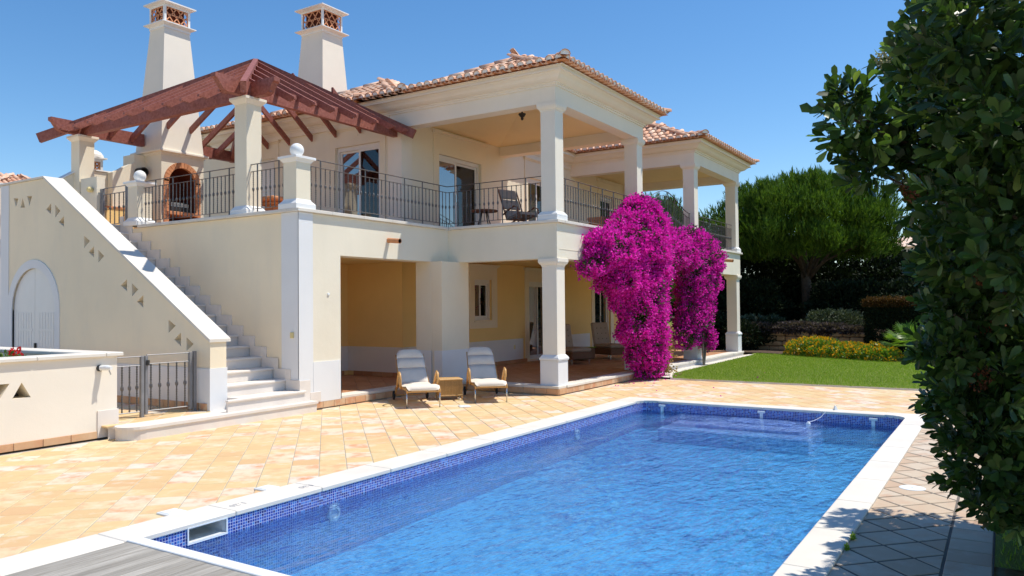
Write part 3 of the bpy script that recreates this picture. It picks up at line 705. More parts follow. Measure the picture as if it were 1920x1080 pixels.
# upper beams (frieze) around the porches
fz = MB()
for (a, b) in ((BX, 17.77), (21.51, 25.93)):
    fz.box(a, b, CY, CY + .33, 5.78, 6.14)
    fz.box(a, a + .33, CY + .331, WY + (.3 if a < 14 else -.001), 5.78, 6.14); fz.box(b - .33, b, CY + .331, WY - .001, 5.78, 6.14)
fz.build_each('frieze_beam', 'wall_white', villa)
mb = MB(); mb.box(13.352, 13.398, WY, 11.78, 3.44, 5.779); mb.box(13.352, 13.72, WY - .045, WY - .001, 3.44, 5.779); mb.build_each('corner_pilaster', 'wall_white', villa)
mb = MB(); mb.box(13.34, 13.399, WY + .31, 18.0, 6.0, 6.14); mb.box(17.78, 21.5, WY - .03, WY - .001, 5.98, 6.14); mb.build_each('frieze_band', 'wall_white', villa)
# vaulted porch ceilings
for (a, b) in ((BX + .331, 17.77 - .331), (21.51 + .331, 25.93 - .331)):
    y0, y1 = CY + .331, WY - .002; mb = MB(); i_ = 1.5; z0, z1 = 6.02, 6.36
    mb.add([(a, y0, z0), (b, y0, z0), (b, y1, z0), (a, y1, z0), (a + i_, y0 + i_, z1), (b - i_, y0 + i_, z1), (b - i_, y1 - i_, z1), (a + i_, y1 - i_, z1)],
           [(0, 1, 5, 4), (1, 2, 6, 5), (2, 3, 7, 6), (3, 0, 4, 7), (4, 5, 6, 7)]); mb.build('vaulted_ceiling', 'ceiling_cream', villa)
    mb = MB()
    for q in ((a, b, y0 - .001, y0), (a, b, y1, y1 + .001)): pass
# cornice swept round the house
loop = [(13.35, 18.02), (13.35, 7.41), (17.77, 7.41), (17.77, 11.39), (21.51, 11.39), (21.51, 7.41), (25.93, 7.41), (25.93, 18.02)]
def sweep(loop, prof, closed=True):
    n = len(loop); mb = MB(); offs = []
    for i in range(n):
        a, b, c = Vector(loop[i - 1]), Vector(loop[i]), Vector(loop[(i + 1) % n])
        d1 = (b - a).normalized(); d2 = (c - b).normalized(); n1 = Vector((d1.y, -d1.x)); n2 = Vector((d2.y, -d2.x))
        # outward is to the right-hand side for this loop direction, flip below
        m_ = (n1 + n2); m_ = m_ / (1 + n1.dot(n2)); offs.append((b, m_))
    vs = []; fs = []; k = len(prof)
    for (b, m_) in offs:
        for (o_, z) in prof: p = b + m_ * o_; vs.append((p.x, p.y, z))
    for i in range(n):
        j = (i + 1) % n
        for q in range(k - 1): fs.append((i * k + q, j * k + q, j * k + q + 1, i * k + q + 1))
    mb.add(vs, fs); return mb
prof = [(0, 6.10), (.028, 6.10), (.028, 6.135), (.055, 6.14), (.055, 6.165), (.085, 6.17), (.13, 6.185), (.175, 6.215), (.215, 6.26), (.255, 6.285), (.27, 6.30), (.325, 6.305), (.325, 6.335), (.30, 6.34), (.30, 6.385), (.36, 6.395), (0, 6.40)]
area2 = sum(loop[i][0] * loop[(i + 1) % 8][1] - loop[(i + 1) % 8][0] * loop[i][1] for i in range(8))
sweep(loop, prof if area2 > 0 else [(-o_, z) for o_, z in prof]).build('cornice', 'wall_white', villa)

# ------------------------------------------------------------------ roofs
EZ = 6.43
def hgt(run): return EZ + (.22 * run if run < .8 else .176 + .50 * (run - .8))
def roof_tile_mesh():
    mb = MB(); n = 6; L_ = .44
    for (y, r) in ((0, .088), (L_, .068)): pass
    vs = []
    for y, r in ((0, .088), (L_, .068)):
        for rr in (r, r - .013):
            for k in range(n + 1): a = PI * k / n; vs.append((rr * math.cos(a), y, rr * math.sin(a) * .92))
    m_ = n + 1; fs = []
    for k in range(n): fs += [(k, k + 1, 2 * m_ + k + 1, 2 * m_ + k), (m_ + k, 3 * m_ + k, 3 * m_ + k + 1, m_ + k + 1), (k, m_ + k, m_ + k + 1, k + 1), (2 * m_ + k, 2 * m_ + k + 1, 3 * m_ + k + 1, 3 * m_ + k)]
    mb.add(vs, fs); return mb
cov = roof_tile_mesh(); cov_me = cov.mesh('roof_tile', 'roof_clay', smooth=False)
eav = MB(); eav.add(cov.v, cov.f, 0); vs = [(.078 * math.cos(PI * k / 6), .02, .078 * .92 * math.sin(PI * k / 6)) for k in range(7)]; eav.add(vs, [tuple(range(7))], 1)
eav_me = eav.mesh('roof_tile', ['roof_clay', 'mortar_white'])
pan = MB(); vs = []
for y, r in ((0, .075), (.44, .095)):
    for rr in (r, r - .013):
        for k in range(7): a = PI + PI * k / 6; vs.append((rr * math.cos(a), y, rr * math.sin(a) * .8 + .035))
fs = []
for k in range(6): fs += [(k, k + 1, 14 + k + 1, 14 + k), (7 + k, 21 + k, 21 + k + 1, 7 + k + 1), (k, 7 + k, 7 + k + 1, k + 1)]
pan.add(vs, fs); pan_me = pan.mesh('pan_tile', 'roof_clay')
cv = np.array(cov.v); ce = [tuple(f) for f in cov.f]; pv = np.array(pan.v); pe = [tuple(f) for f in pan.f]
roof_main = thing_part('roof', villa)
def slope_tiles(roof, p0, p1, inward, depth_fn, n_rows, sp=.212, eave_objs=True, joined=None, skip=None):
    """p0->p1 eave line, inward unit vector (plan); depth_fn(s, L) = run available"""
    p0 = Vector(p0); p1 = Vector(p1); d = (p1 - p0); Ln = d.length; d.normalize(); inw = Vector(inward)
    n = int(Ln / sp); off = (Ln - (n - 1) * sp) / 2
    for i in range(n):
        s = off + i * sp; run_max = depth_fn(s, Ln); r = 0.0; row = 0
        while r < run_max - .02 or row == 0:
            step = min(.37, run_max - r + .05) if row else .37
            r2 = r + .44
            z1, z2 = hgt(r), hgt(min(r2, 6)); base = p0 + d * s + inw * r
            if skip and skip(base.x, base.y, z1): r += .37; row += 1; continue
            tilt = math.atan2(z2 - z1, .44) - .02
            yv = Vector((inw.x * math.cos(tilt), inw.y * math.cos(tilt), math.sin(tilt))); xv = Vector((d.x, d.y, 0)); zv = xv.cross(yv)
            if zv.z < 0: xv = -xv; zv = xv.cross(yv)
            jit = random.uniform(-.006, .006)
            pos = Vector((base.x, base.y, z1 + .035 + (.012 if row else 0))) + xv * jit
            mt = Matrix((xv, yv, zv)).transposed()
            if row == 0 and eave_objs:
                o = inst(eav_me, 'roof_tile', roof, pos, mt.to_euler()); joined['n'] += 1
            else: joined['c'].append((pos, mt, 1.0))
            if row == 0:
                if i < n - 1: joined['p'].append((Vector((base.x, base.y, z1 - .005)) + Vector((d.x, d.y, 0)) * sp / 2, mt))
            elif i < n - 1 and depth_fn(s + sp / 2, Ln) > r: joined['p'].append((Vector((base.x, base.y, z1 - .005)) + Vector((d.x, d.y, 0)) * sp / 2, mt))
            r += .37; row += 1
def hip_tiles(roof, a, b, joined, kick=True, step=.36):
    a = Vector(a); b = Vector(b); pl = (b - a); Lp = math.hypot(pl.x, pl.y); n = int(Lp / step); rr = Lp / math.sqrt(2)
    for i in range(n + 1):
        k0 = i * step / Lp; k1 = min(1.0, k0 + .42 / Lp)
        if k0 * Lp > Lp - .52: break
        if kick:
            z0 = hgt(k0 * rr); z1 = hgt(k1 * rr)
        else: z0 = a.z + (b.z - a.z) * k0; z1 = a.z + (b.z - a.z) * k1
        p = a + pl * k0; q = a + pl * k1; p.z = z0 + .07; q.z = z1 + .06
        y = (q - p).normalized()
        if (q - p).length < .05: continue
        x = y.cross(Vector((0, 0, 1))).normalized(); z = x.cross(y)
        mt = Matrix((x, y, z)).transposed()
        if i == 0 and kick: inst(eav_me, 'roof_tile', roof, p - y * .04, mt.to_euler(), (1.25, 1.25, 1.25))
        else: joined['c'].append((p, mt, 1.22))
def slope_sheet(mb, poly):
    mb.add(poly, [tuple(range(len(poly)))])
def hip_surface(x0, x1, y0, y1, half):
    """under-sheet of a hip roof with kicked eave; rings of rectangles"""
    mb = MB(); rs = [0, .4, .8, 1.4, 2.0, 2.6, half] if half < 3 else [0, .4, .8, 1.6, 2.4, 3.2, half]
    rings = []
    for r in rs:
        z = hgt(r) + .0; rings.append([(x0 + r, y0 + r, z), (x1 - r, y0 + r, z), (x1 - r, y1 - r, z), (x0 + r, y1 - r, z)])
    vs = [p for rg in rings for p in rg]; fs = []
    for k in range(len(rs) - 1):
        for i in range(4): fs.append((4 * k + i, 4 * k + (i + 1) % 4, 4 * k + 4 + (i + 1) % 4, 4 * k + 4 + i))
    fs.append((0, 3, 2, 1)); mb.add(vs, fs); return mb
J = {'c': [], 'p': [], 'n': 0}
P1 = (12.87, 18.25, 6.93, 12.31); P2 = (21.03, 26.41, 6.93, 12.31); PM = (12.87, 26.41, 10.95, 18.45)
hip_surface(*P1, 2.689).build('roof_deck', 'firebrick', roof_main); hip_surface(*P2, 2.689).build('roof_deck', 'firebrick', roof_main); hip_surface(*PM, 3.749).build('roof_deck', 'firebrick', roof_main)
def dep(half): return lambda s, Ln: min(s, Ln - s, half)
def pyr_h(P, x, y, half):
    r = min(x - P[0], P[1] - x, y - P[2], P[3] - y, half); return hgt(r) if r > 0 else -9
mainh = lambda x, y: pyr_h(PM, x, y, 3.75)
skp = lambda x, y, z: mainh(x, y) > z + .06
skm = lambda x, y, z: max(pyr_h(P1, x, y, 2.69), pyr_h(P2, x, y, 2.69)) > z - .01
for P in (P1, P2):
    x0, x1, y0, y1 = P
    slope_tiles(roof_main, (x0, y0), (x1, y0), (0, 1), dep(2.68), 9, joined=J, skip=skp)
    slope_tiles(roof_main, (x0, y0), (x0, y1 if P is P2 else y1 + 0), (1, 0), dep(2.68), 9, joined=J, skip=skp)
    slope_tiles(roof_main, (x1, y0), (x1, y1), (-1, 0), dep(2.68), 9, joined=J, eave_objs=False, skip=skp)
    cx, cy = (x0 + x1) / 2, (y0 + y1) / 2
    for c_ in ((x0, y0), (x1, y0), (x0, y1)): hip_tiles(roof_main, (*c_, EZ), (cx, cy, hgt(2.69)), J)
x0, x1, y0, y1 = PM
slope_tiles(roof_main, (x0, 12.15), (x0, y1), (1, 0), lambda s, Ln: min(s + 1.2, Ln - s, 3.74), 11, joined=J, skip=skm)
slope_tiles(roof_main, (x0, y0), (x1, y0), (0, 1), dep(3.74), 11, joined=J, skip=skm)
hip_tiles(roof_main, (x0, y0, EZ), (x0 + 3.75, y0 + 3.75, hgt(3.75)), J); hip_tiles(roof_main, (x0, y1, EZ), (x0 + 3.75, y1 - 3.75, hgt(3.75)), J)
hip_tiles(roof_main, (x0 + 3.75, 14.7, hgt(3.75)), (x1 - 3.75, 14.7, hgt(3.75)), J, kick=False)
hip_tiles(roof_main, (x1, y0, EZ), (x1 - 3.75, y0 + 3.75, hgt(3.75)), J)
def join_tiles(J, roof, mat='roof_clay'):
    for key, tv, te, nm in (('c', cv, ce, 'roof_tile'), ('p', pv, pe, 'pan_tile')):
        if not J[key]: continue
        pos = np.array([q[0][:] for q in J[key]]); ax = np.array([np.array(q[1]).T for q in J[key]]); sc = np.array([q[2] if len(q) > 2 else 1.0 for q in J[key]])
        V, Fq = scatter(tv, te, pos, ax, sc); npmesh(nm, V, Fq, mat, roof)
hip_surface(12.87, 20.4, 18.0, 20.9, .35).build('roof_deck', 'firebrick', roof_main)
slope_tiles(roof_main, (12.87, 18.3), (12.87, 20.9), (1, 0), lambda s, Ln: .3, 1, joined=J)
join_tiles(J, roof_main)

# chimneys -------------------------------------------------------
def frustum(mb, x0, x1, y0, y1, z0, z1, d, mi=0):
    mb.add([(x0, y0, z0), (x1, y0, z0), (x1, y1, z0), (x0, y1, z0), (x0 + d, y0 + d, z1), (x1 - d, y0 + d, z1), (x1 - d, y1 - d, z1), (x0 + d, y1 - d, z1)],
           [(0, 3, 2, 1), (4, 5, 6, 7), (0, 1, 5, 4), (1, 2, 6, 5), (2, 3, 7, 6), (3, 0, 4, 7)], mi)
def lattice_bars(ax, u0, u1, p, z0, z1, nm, par):
    mb = MB(); w_, h_ = u1 - u0, z1 - z0; n = 3
    def pt(u, z, o_=0): return (u, p + o_, z) if ax == 'x' else (p + o_, u, z)
    sp_ = w_ / n
    def barl(a, b):
        mb.bar(pt(*a), pt(*b), .021, .02)
    for k in range(-n, n + 1):
        for sg in (1, -1):
            ua = u0 + k * sp_ if sg > 0 else u1 - k * sp_; ub = ua + sg * h_ / 1.25
            # clip to frame
            (x1_, z1_), (x2_, z2_) = (ua, z0), (ub, z1)
            def at(t_): return (x1_ + (x2_ - x1_) * t_, z1_ + (z2_ - z1_) * t_)
            ts = [0.0, 1.0]
            for lim in (u0, u1):
                if (x1_ - lim) * (x2_ - lim) < 0: ts.append((lim - x1_) / (x2_ - x1_))
            ts.sort()
            for ta, tb in zip(ts, ts[1:]):
                m_ = at((ta + tb) / 2)
                if u0 < m_[0] < u1: barl(at(ta), at(tb))
    for z in (z0 + .008, (z0 + z1) / 2, z1 - .008): barl((u0, z), (u1, z))
    for u in (u0, u1): barl((u, z0), (u, z1))
    mb.build(nm, 'clay_lattice', par)
def chimney_top(par, x0, x1, y0, y1, z, hh=.34, ov=.10, dome=False):
    """white head with clay lattice on four sides; x0.. = stem top outline"""
    mb = MB(); mb.box(x0 - .015, x1 + .015, y0 - .015, y1 + .015, z, z + .06)
    def slab(za, zb, o1, o2): mb.add([(x0 - o1, y0 - o1, za), (x1 + o1, y0 - o1, za), (x1 + o1, y1 + o1, za), (x0 - o1, y1 + o1, za), (x0 - o2, y0 - o2, zb), (x1 + o2, y0 - o2, zb), (x1 + o2, y1 + o2, zb), (x0 - o2, y1 + o2, zb)],
           [(0, 3, 2, 1), (4, 5, 6, 7), (0, 1, 5, 4), (1, 2, 6, 5), (2, 3, 7, 6), (3, 0, 4, 7)])
    slab(z + .06, z + .10, .02, ov * .85); slab(z + .10, z + .125, ov, ov)
    zb = z + .125; t_ = .055
    for cx in (x0 - .01, x1 + .01 - t_):
        for cy in (y0 - .01, y1 + .01 - t_): mb.box(cx, cx + t_, cy, cy + t_, zb, zb + hh)
    mb.box(x0 - .01 + t_, x1 + .01 - t_, y0 - .01, y0 + .03, zb, zb + .04); mb.box(x0 - .01 + t_, x1 + .01 - t_, y0 - .01, y0 + .03, zb + hh - .04, zb + hh)
    mb.box(x0 - .01, x0 + .03, y0 - .01 + t_, y1 + .01 - t_, zb, zb + .04); mb.box(x0 - .01, x0 + .03, y0 - .01 + t_, y1 + .01 - t_, zb + hh - .04, zb + hh)
    zt = zb + hh; slab(zt, zt + .03, .0, ov * .8); slab(zt + .03, zt + .06, ov, ov); slab(zt + .06, zt + .16, ov * .9 - .04, -(x1 - x0) * .3)
    if dome: mb.lathe([(.24, 0), (.23, .06), (.18, .13), (.10, .175), (.001, .19)], ((x0 + x1) / 2, (y0 + y1) / 2, zt + .06), 20)
    mb.build('chimney_head', 'white_paint', par)
    mb = MB(); mb.box(x0 + .09, x1 - .09, y0 + .09, y1 - .09, zb, zt); mb.build('flue', 'flue_clay', par)
    lattice_bars('x', x0 + t_ - .005, x1 - t_ + .005, y0 + .015, zb + .045, zt - .045, 'clay_lattice', par)
    lattice_bars('y', y0 + t_ - .005, y1 - t_ + .005, x0 + .015, zb + .045, zt - .045, 'clay_lattice', par)
ch = thing_part('chimney', villa)
mb = MB(); frustum(mb, 15.93, 17.12, 16.53, 17.80, 6.9, 9.88, .20); mb.build('stem', 'wall_white', ch)
chimney_top(ch, 16.13, 16.92, 16.73, 17.60, 9.86, .58, .15)

# outdoor fireplace with its tall chimney -------------------------
fire = thing('outdoor_fireplace', 'outdoor fireplace with brick arch and tall tapering chimney on the terrace', 'fireplace', (11.3, 16.9, 3.4))
fx0, fx1, fy0, fy1 = 10.76, 11.88, 16.40, 17.42
# front wall with arched opening
def arch_pts(cx, zs_, r, n=14): return [(cx + r * math.cos(PI - PI * k / n), zs_ + r * math.sin(PI - PI * k / n)) for k in range(n + 1)]
cxa, zsp, ra = 11.30, 4.72, .37
outer = [(fx0, 3.40), (cxa - ra, 3.40)] + arch_pts(cxa, zsp, ra) + [(cxa + ra, 3.40), (fx1, 3.40), (fx1, 5.36), (fx0, 5.36)]
tri = tessellate_polygon([[Vector((a, b, 0)) for a, b in outer]])
mb = MB(); mb.add([(a, fy0, b) for a, b in outer], tri)
n = len(outer); mb.add([(a, fy0, b) for a, b in outer[1:18]] + [(a, fy0 + .62, b) for a, b in outer[1:18]], [(i, i + 1, 18 + i, 17 + i) for i in range(16)], 1)
mb.box(cxa - .45, cxa + .45, fy0 + .62, fy0 + .68, 3.4, 5.3, 1)
mb.add([(fx0, fy0, 3.4), (fx0, fy1, 3.4), (fx0, fy1, 5.36), (fx0, fy0, 5.36), (fx1, fy0, 3.4), (fx1, fy1, 3.4), (fx1, fy1, 5.36), (fx1, fy0, 5.36)], [(0, 1, 2, 3), (4, 5, 6, 7), (1, 5, 6, 2)])
mb.build('fireplace_body', ['wall_cream', 'flue_clay'], fire)
mb = MB(); mb.box(fx0 - .02, fx1 + .02, fy0 - .02, fy1 + .02, 5.35, 5.40); mb.box(fx0 - .09, fx1 + .09, fy0 - .09, fy1 + .09, 5.40, 5.45, ch=.008); mb.box(fx0 - .03, fx1 + .03, fy0 - .03, fy1 + .03, 5.45, 5.48, ch=.006); mb.build('mantel', 'wall_white', fire)
mb = MB(); frustum(mb, fx0, fx1, fy0, fy1, 5.48, 8.42, .225); mb.build('chimney_stem', 'wall_white', fire)
chimney_top(fire, fx0 + .225, fx1 - .225, fy0 + .225, fy1 - .225, 8.42, .43, .11)
nb_ = 15
for k in range(nb_):
    a0 = PI * k / nb_ + .012; a1 = PI * (k + 1) / nb_ - .012; mb = MB(); r0, r1 = ra - .012, ra + .115
    pts = [(cxa + r0 * math.cos(a0), zsp + r0 * math.sin(a0)), (cxa + r1 * math.cos(a0), zsp + r1 * math.sin(a0)), (cxa + r1 * math.cos(a1), zsp + r1 * math.sin(a1)), (cxa + r0 * math.cos(a1), zsp + r0 * math.sin(a1))]
    mb.prism([(p[0], p[1]) for p in pts], 'y', fy0 - .025, fy0 + .06); mb.build('brick', 'firebrick', fire)
for sx in (-1, 1):
    z = 3.42
    while z < zsp - .02:
        mb = MB(); a = cxa + sx * (ra - .012); b = cxa + sx * (ra + .115); mb.box(min(a, b), max(a, b), fy0 - .025, fy0 + .06, z, z + .075, ch=.004); mb.build('brick', 'firebrick', fire); z += .085
mb = MB(); mb.box(cxa - .40, cxa + .40, fy0 - .06, fy0 + .6, 3.95, 4.03, ch=.008); mb.build('hearth_ledge', 'firebrick', fire)
mb = MB(); mb.box(cxa - .22, cxa + .2, fy0 + .1, fy0 + .4, 4.22, 4.26, ch=.01); mb.box(cxa - .24, cxa + .22, fy0 + .08, fy0 + .12, 4.16, 4.24); mb.build('grill_rack', 'chrome', fire)
mb = MB()
for i in range(9): mb.box(cxa - .2 + i * .045, cxa - .19 + i * .045, fy0 + .12, fy0 + .4, 4.27, 4.28)
mb.box(cxa - .26, cxa + .26, fy0 + .06, fy0 + .1, 4.03, 4.15); mb.build('grill_bars', 'dark_metal', fire)

# rear wing seen behind the terrace
mb = MB(); mb.box(WX + .002, WX + .28, 18.001, 20.6, 3.38, 6.12); mb.build('side_wall', 'wall_cream', villa)
mb = MB(); mb.box(WX + .3, 20, 18.01, 20.6, 5.9, 6.12); mb.box(WX + .28, 20, 20.3, 20.6, 0, 5.89); mb.build_each('rear_wall', 'wall_cream', villa)
mb = MB(); mb.box(13.02, 20, 18.02, 20.8, 6.30, 6.40); mb.build('cornice', 'wall_white', villa)
# ------------------------------------------------------------------ doors and windows 
def surround(ax, op, p, trim, top_h, sign=-1, sill=None, par=villa):
    """flat plaster surround with a small cornice, proud of the wall face at p (towards sign)"""
    ua, ub, za, zb = op; e = .022 * sign; mb = MB()
    def B(u0, u1, z0, z1, q0, q1):
        if ax == 'x': mb.box(u0, u1, q0, q1, z0, z1)
        else: mb.box(q0, q1, u0, u1, z0, z1)
    zl = za - (sill or 0) if sill else za - .04
    B(ua - trim, ua, zl, top_h, p + e, p); B(ub, ub + trim, zl, top_h, p + e, p); B(ua, ub, zb, top_h, p + e, p)
    if sill: B(ua, ub, zl, za, p + e, p); B(ua - .03, ub + .03, za - .03, za + .0, p + e * 2.4, p + e)
    B(ua - trim - .03, ub + trim + .03, top_h, top_h + .035, p + e * 2, p); B(ua - trim - .06, ub + trim + .06, top_h + .035, top_h + .075, p + e * 3.6, p)
    cx = (ua + ub) / 2; B(cx - .02, cx + .02, zb + .2, zb + .25, p + e * 1.4, p + e)
    mb.build('door_surround', 'trim_cream', par)
def slider(name, ax, op, p, split=.5, swap=False, left='glass_mirror', right='glass', cur=True, par=villa):
    """sliding frame set back in its opening; two leaves with panes"""
    ua, ub, za, zb = op; f = .06; root = thing_part(name, par)
    def B(mb, u0, u1, z0, z1, q0, q1):
        if ax == 'x': mb.box(u0, u1, p + q0, p + q1, z0, z1)
        else: mb.box(p + q0, p + q1, u0, u1, z0, z1)
    mb = MB(); B(mb, ua, ua + f, za, zb, .06, .15); B(mb, ub - f, ub, za, zb, .06, .15); B(mb, ua + f, ub - f, zb - f * 1.6, zb, .05, .15); B(mb, ua + f, ub - f, za, za + .05, .06, .15)
    mb.build('frame', 'white_frame', root)
    um = ua + (ub - ua) * split; iz0, iz1 = za + .05, zb - f * 1.6
    for k, (a, b, q) in enumerate(((ua + f, um + .03, .07), (um - .03, ub - f, .105))):
        mb = MB(); B(mb, a, a + .055, iz0, iz1, q, q + .03); B(mb, b - .055, b, iz0, iz1, q, q + .03); B(mb, a + .055, b - .055, iz0, iz0 + .07, q, q + .03); B(mb, a + .055, b - .055, iz1 - .05, iz1, q, q + .03)
        mb.build('leaf_frame', 'white_frame', root)
        mb = MB(); B(mb, a + .055, b - .055, iz0 + .07, iz1 - .05, q + .012, q + .018); mb.build('pane', (left, right)[k], root)
    if cur:
        mb = MB(); a, b = (um, ub) if cur == 'b' or cur is True else (ua, um); n = 26
        for i in range(n):
            u0 = a + (b - a) * i / n; u1 = a + (b - a) * (i + 1) / n; d0 = .24 + .02 * math.sin(i * 1.9); d1 = .24 + .02 * math.sin((i + 1) * 1.9)
            P = (lambda u, q, z: (u, p + q, z)) if ax == 'x' else (lambda u, q, z: (p + q, u, z))
            mb.add([P(u0, d0, za), P(u1, d1, za), P(u1, d1, zb), P(u0, d0, zb)], [(0, 1, 2, 3)])
        mb.build('curtain', 'curtain', root)
    mb = MB(); B(mb, um - .012, um + .012, (za + zb) / 2 - .12, (za + zb) / 2 + .06, .055, .07); mb.build('handle', 'chrome', root)
    return root
surround('y', D1, WX, .17, 5.93); slider('sliding_door', 'y', (D1[0], D1[1], D1[2], D1[3]), WX, .5, left='glass', right='glass_mirror', cur='a')
surround('y', D0, WX, .14, 5.93); 
mb = MB(); mb.box(WX + .04, WX + .08, D0[0], D0[1], 3.5, 5.56); mb.box(WX + .02, WX + .04, D0[0] + .08, D0[1] - .08, 4.75, 5.45); mb.box(WX + .02, WX + .04, D0[0] + .08, D0[1] - .08, 3.65, 4.6); mb.build('panel_door', 'white_frame', villa)
surround('x', D2, WY, .21, 5.90); slider('sliding_door', 'x', D2, WY, .44)
surround('x', D3, WY, .17, 5.90); slider('sliding_door', 'x', D3, WY, .5, cur=False)
surround('x', D4, WY, .2, 5.90); slider('sliding_door', 'x', D4, WY, .5)
surround('x', G1, WY, .24, 2.745, sill=.20); slider('window', 'x', G1, WY, .45)
surround('x', G2, WY, .22, 2.745); slider('sliding_door', 'x', G2, WY, .55, left='glass_mirror', right='glass_mirror', cur=False)
surround('x', G3, WY, .22, 2.745); slider('sliding_door', 'x', G3, WY, .5, left='glass_mirror', right='glass_mirror', cur=False)
for G in (G2, G3):
    mb = MB(); mb.box(G[0] - .1, G[1] + .1, WY - .06, WY - .001, .161, .20, ch=.004); mb.build('door_sill', 'stone_step', villa)
mb = MB(); mb.box(18.05, 18.12, WY - .03, WY, .55, .66, ch=.005); mb.build('socket_box', 'yellow_plastic', villa)
mb = MB(); mb.box(9.10, 9.134, 10.18, 10.25, 1.23, 1.33, ch=.006); mb.build('switch_box', 'yellow_plastic', villa)
mb = MB(); mb.lathe([(.001, 0), (.028, 0), (.026, .015), (.001, .02)], (0, 0, 0), 14); inst(mb.mesh('button', 'white_plastic'), 'wall_button', villa, (9.83, 10.079, 1.98), (PI / 2, 0, 0))
# clay spouts
def spout(x, y, z, parent):
    mb = MB(); mb.tube([(x, y + .02, z + .01), (x, y - .30, z - .02)], .048, 14, caps=False); mb.tube([(x, y + .02, z + .01), (x, y - .29, z - .019)], .036, 14, mi=1, caps=False)
    mb.box(x - .036, x + .036, y - .06, y - .055, z - .036, z + .036, 1); mb.build('drain_spout', ['clay_pot', 'bore_dark'], parent)  # bore lined and plugged in near-black
spout(11.42, 10.08, 3.03, villa); spout(24.13, 7.41, 3.10, villa)
# ceiling lantern
lan = thing('ceiling_lantern', 'small black iron ceiling lamp hanging in the near upper porch', 'lamp', (15.5, 9.5, 6.25))
mb = MB(); mb.lathe([(.001, .1), (.02, .1), (.02, .02), (.085, .0), (.09, -.02), (.055, -.07), (.03, -.09), (.035, -.12), (.022, -.15), (.001, -.16)], (15.5, 9.5, 6.27), 16); mb.build('lamp_body', 'dark_metal', lan)

# ------------------------------------------------------------------ terrace parapet and posts
par_ = thing('terrace_parapet', 'curved cream parapet wall at the back of the upper terrace', 'parapet', (9.5, 17.3, 3.3))
top = [(7.62, 4.30), (8.3, 4.33), (8.85, 4.52), (9.25, 4.78), (9.55, 4.86), (10.02, 4.86), (10.02, 4.80)]
pts = [(7.62, 3.2)] + top + [(10.02, 3.2)]
mb = MB(); tri = tessellate_polygon([[Vector((a, b, 0)) for a, b in pts]])
for y in (17.22, 17.42): mb.add([(a, y, b) for a, b in pts], tri)
n = len(pts); mb.add([(a, 17.22, b) for a, b in pts] + [(a, 17.42, b) for a, b in pts], [(i, (i + 1) % n, n + (i + 1) % n, n + i) for i in range(n)])
mb.build('parapet_wall', 'wall_cream', par_)
pts = [(a, b + .012) for a, b in top[:6]]; mb = MB()
for (a, b), (c, d) in zip(pts, pts[1:]): mb.add([(a, 17.19, b), (c, 17.19, d), (c, 17.45, d), (a, 17.45, b), (a, 17.19, b + .03), (c, 17.19, d + .03), (c, 17.45, d + .03), (a, 17.45, b + .03)], [(0, 1, 2, 3), (4, 5, 6, 7), (0, 1, 5, 4), (3, 2, 6, 7)])
mb.build('coping', 'white_paint', par_)
top = [(9.95, 4.86), (10.15, 4.96), (10.35, 5.10), (10.55, 5.17), (10.82, 5.21)]
pts = [(9.95, 3.2)] + top + [(10.82, 3.2)]
mb = MB(); tri = tessellate_polygon([[Vector((a, b, 0)) for a, b in pts]])
for y in (17.0, 17.2): mb.add([(a, y, b) for a, b in pts], tri)
n = len(pts); mb.add([(a, 17.0, b) for a, b in pts] + [(a, 17.2, b) for a, b in pts], [(i, (i + 1) % n, n + (i + 1) % n, n + i) for i in range(n)])
mb.box(10.5, 10.95, 17.05, 17.5, 5.1, 5.36); mb.build('parapet_wall', 'wall_cream', par_)
mb = MB(); mb.lathe([(.11, 0), (.11, .22), (.085, .22), (.085, .02)], (0, 0, 0), 20); me = mb.mesh('vent_pipe', 'dark_metal'); inst(me, 'vent_pipe', par_, (10.58, 17.0, 4.93), (PI / 2, 0, 0))
pot = thing('small_chimney', 'small white dome topped chimney with clay lattice behind the parapet', 'chimney', (9.9, 17.7, 4.3))
mb = MB(); mb.box(9.68, 10.06, 17.5, 17.88, 4.3, 4.86); mb.build('stem', 'wall_white', pot)
chimney_top(pot, 9.72, 10.02, 17.54, 17.84, 4.80, .26, .08, True)

# pergola ----------------------------------------------------------
perg = thing('pergola', 'maroon timber pergola with pyramid roof of open rafters over the terrace', 'pergola', (11.4, 14.2, 3.44))
def post(x, y, w_, zt):
    p = thing_part('post', perg); mb = MB(); mb.box(x - .06, x + w_ + .06, y - .06, y + w_ + .06, ZT, ZT + .085, ch=.005)
    for a, b, z0, z1 in ((.055, .02, .085, .13), (.02, .0, .13, .16)):
        frustum(mb, x - a, x + w_ + a, y - a, y + w_ + a, ZT + z0, ZT + z1, a - b)
    mb.build('post_base', 'white_paint', p)
    mb = MB(); mb.box(x, x + w_, y, y + w_, ZT + .1, zt - .1); mb.build('shaft', 'trim_cream', p)
    mb = MB(); frustum(mb, x - .005, x + w_ + .005, y - .005, y + w_ + .005, zt - .12, zt - .05, -.06); mb.box(x - .07, x + w_ + .07, y - .07, y + w_ + .07, zt - .05, zt, ch=.004); mb.build('capital', 'wall_white', p)
post(9.20, 11.47, .33, 5.575); post(9.20, 17.0, .33, 5.575)
APX = Vector((11.6, 14.14, 7.34)); EX, EY, EZP = 8.80, 11.0, 5.65
ka = (APX.z - EZP) / (APX.x - EX); kb = (APX.z - EZP) / (APX.y - EY)
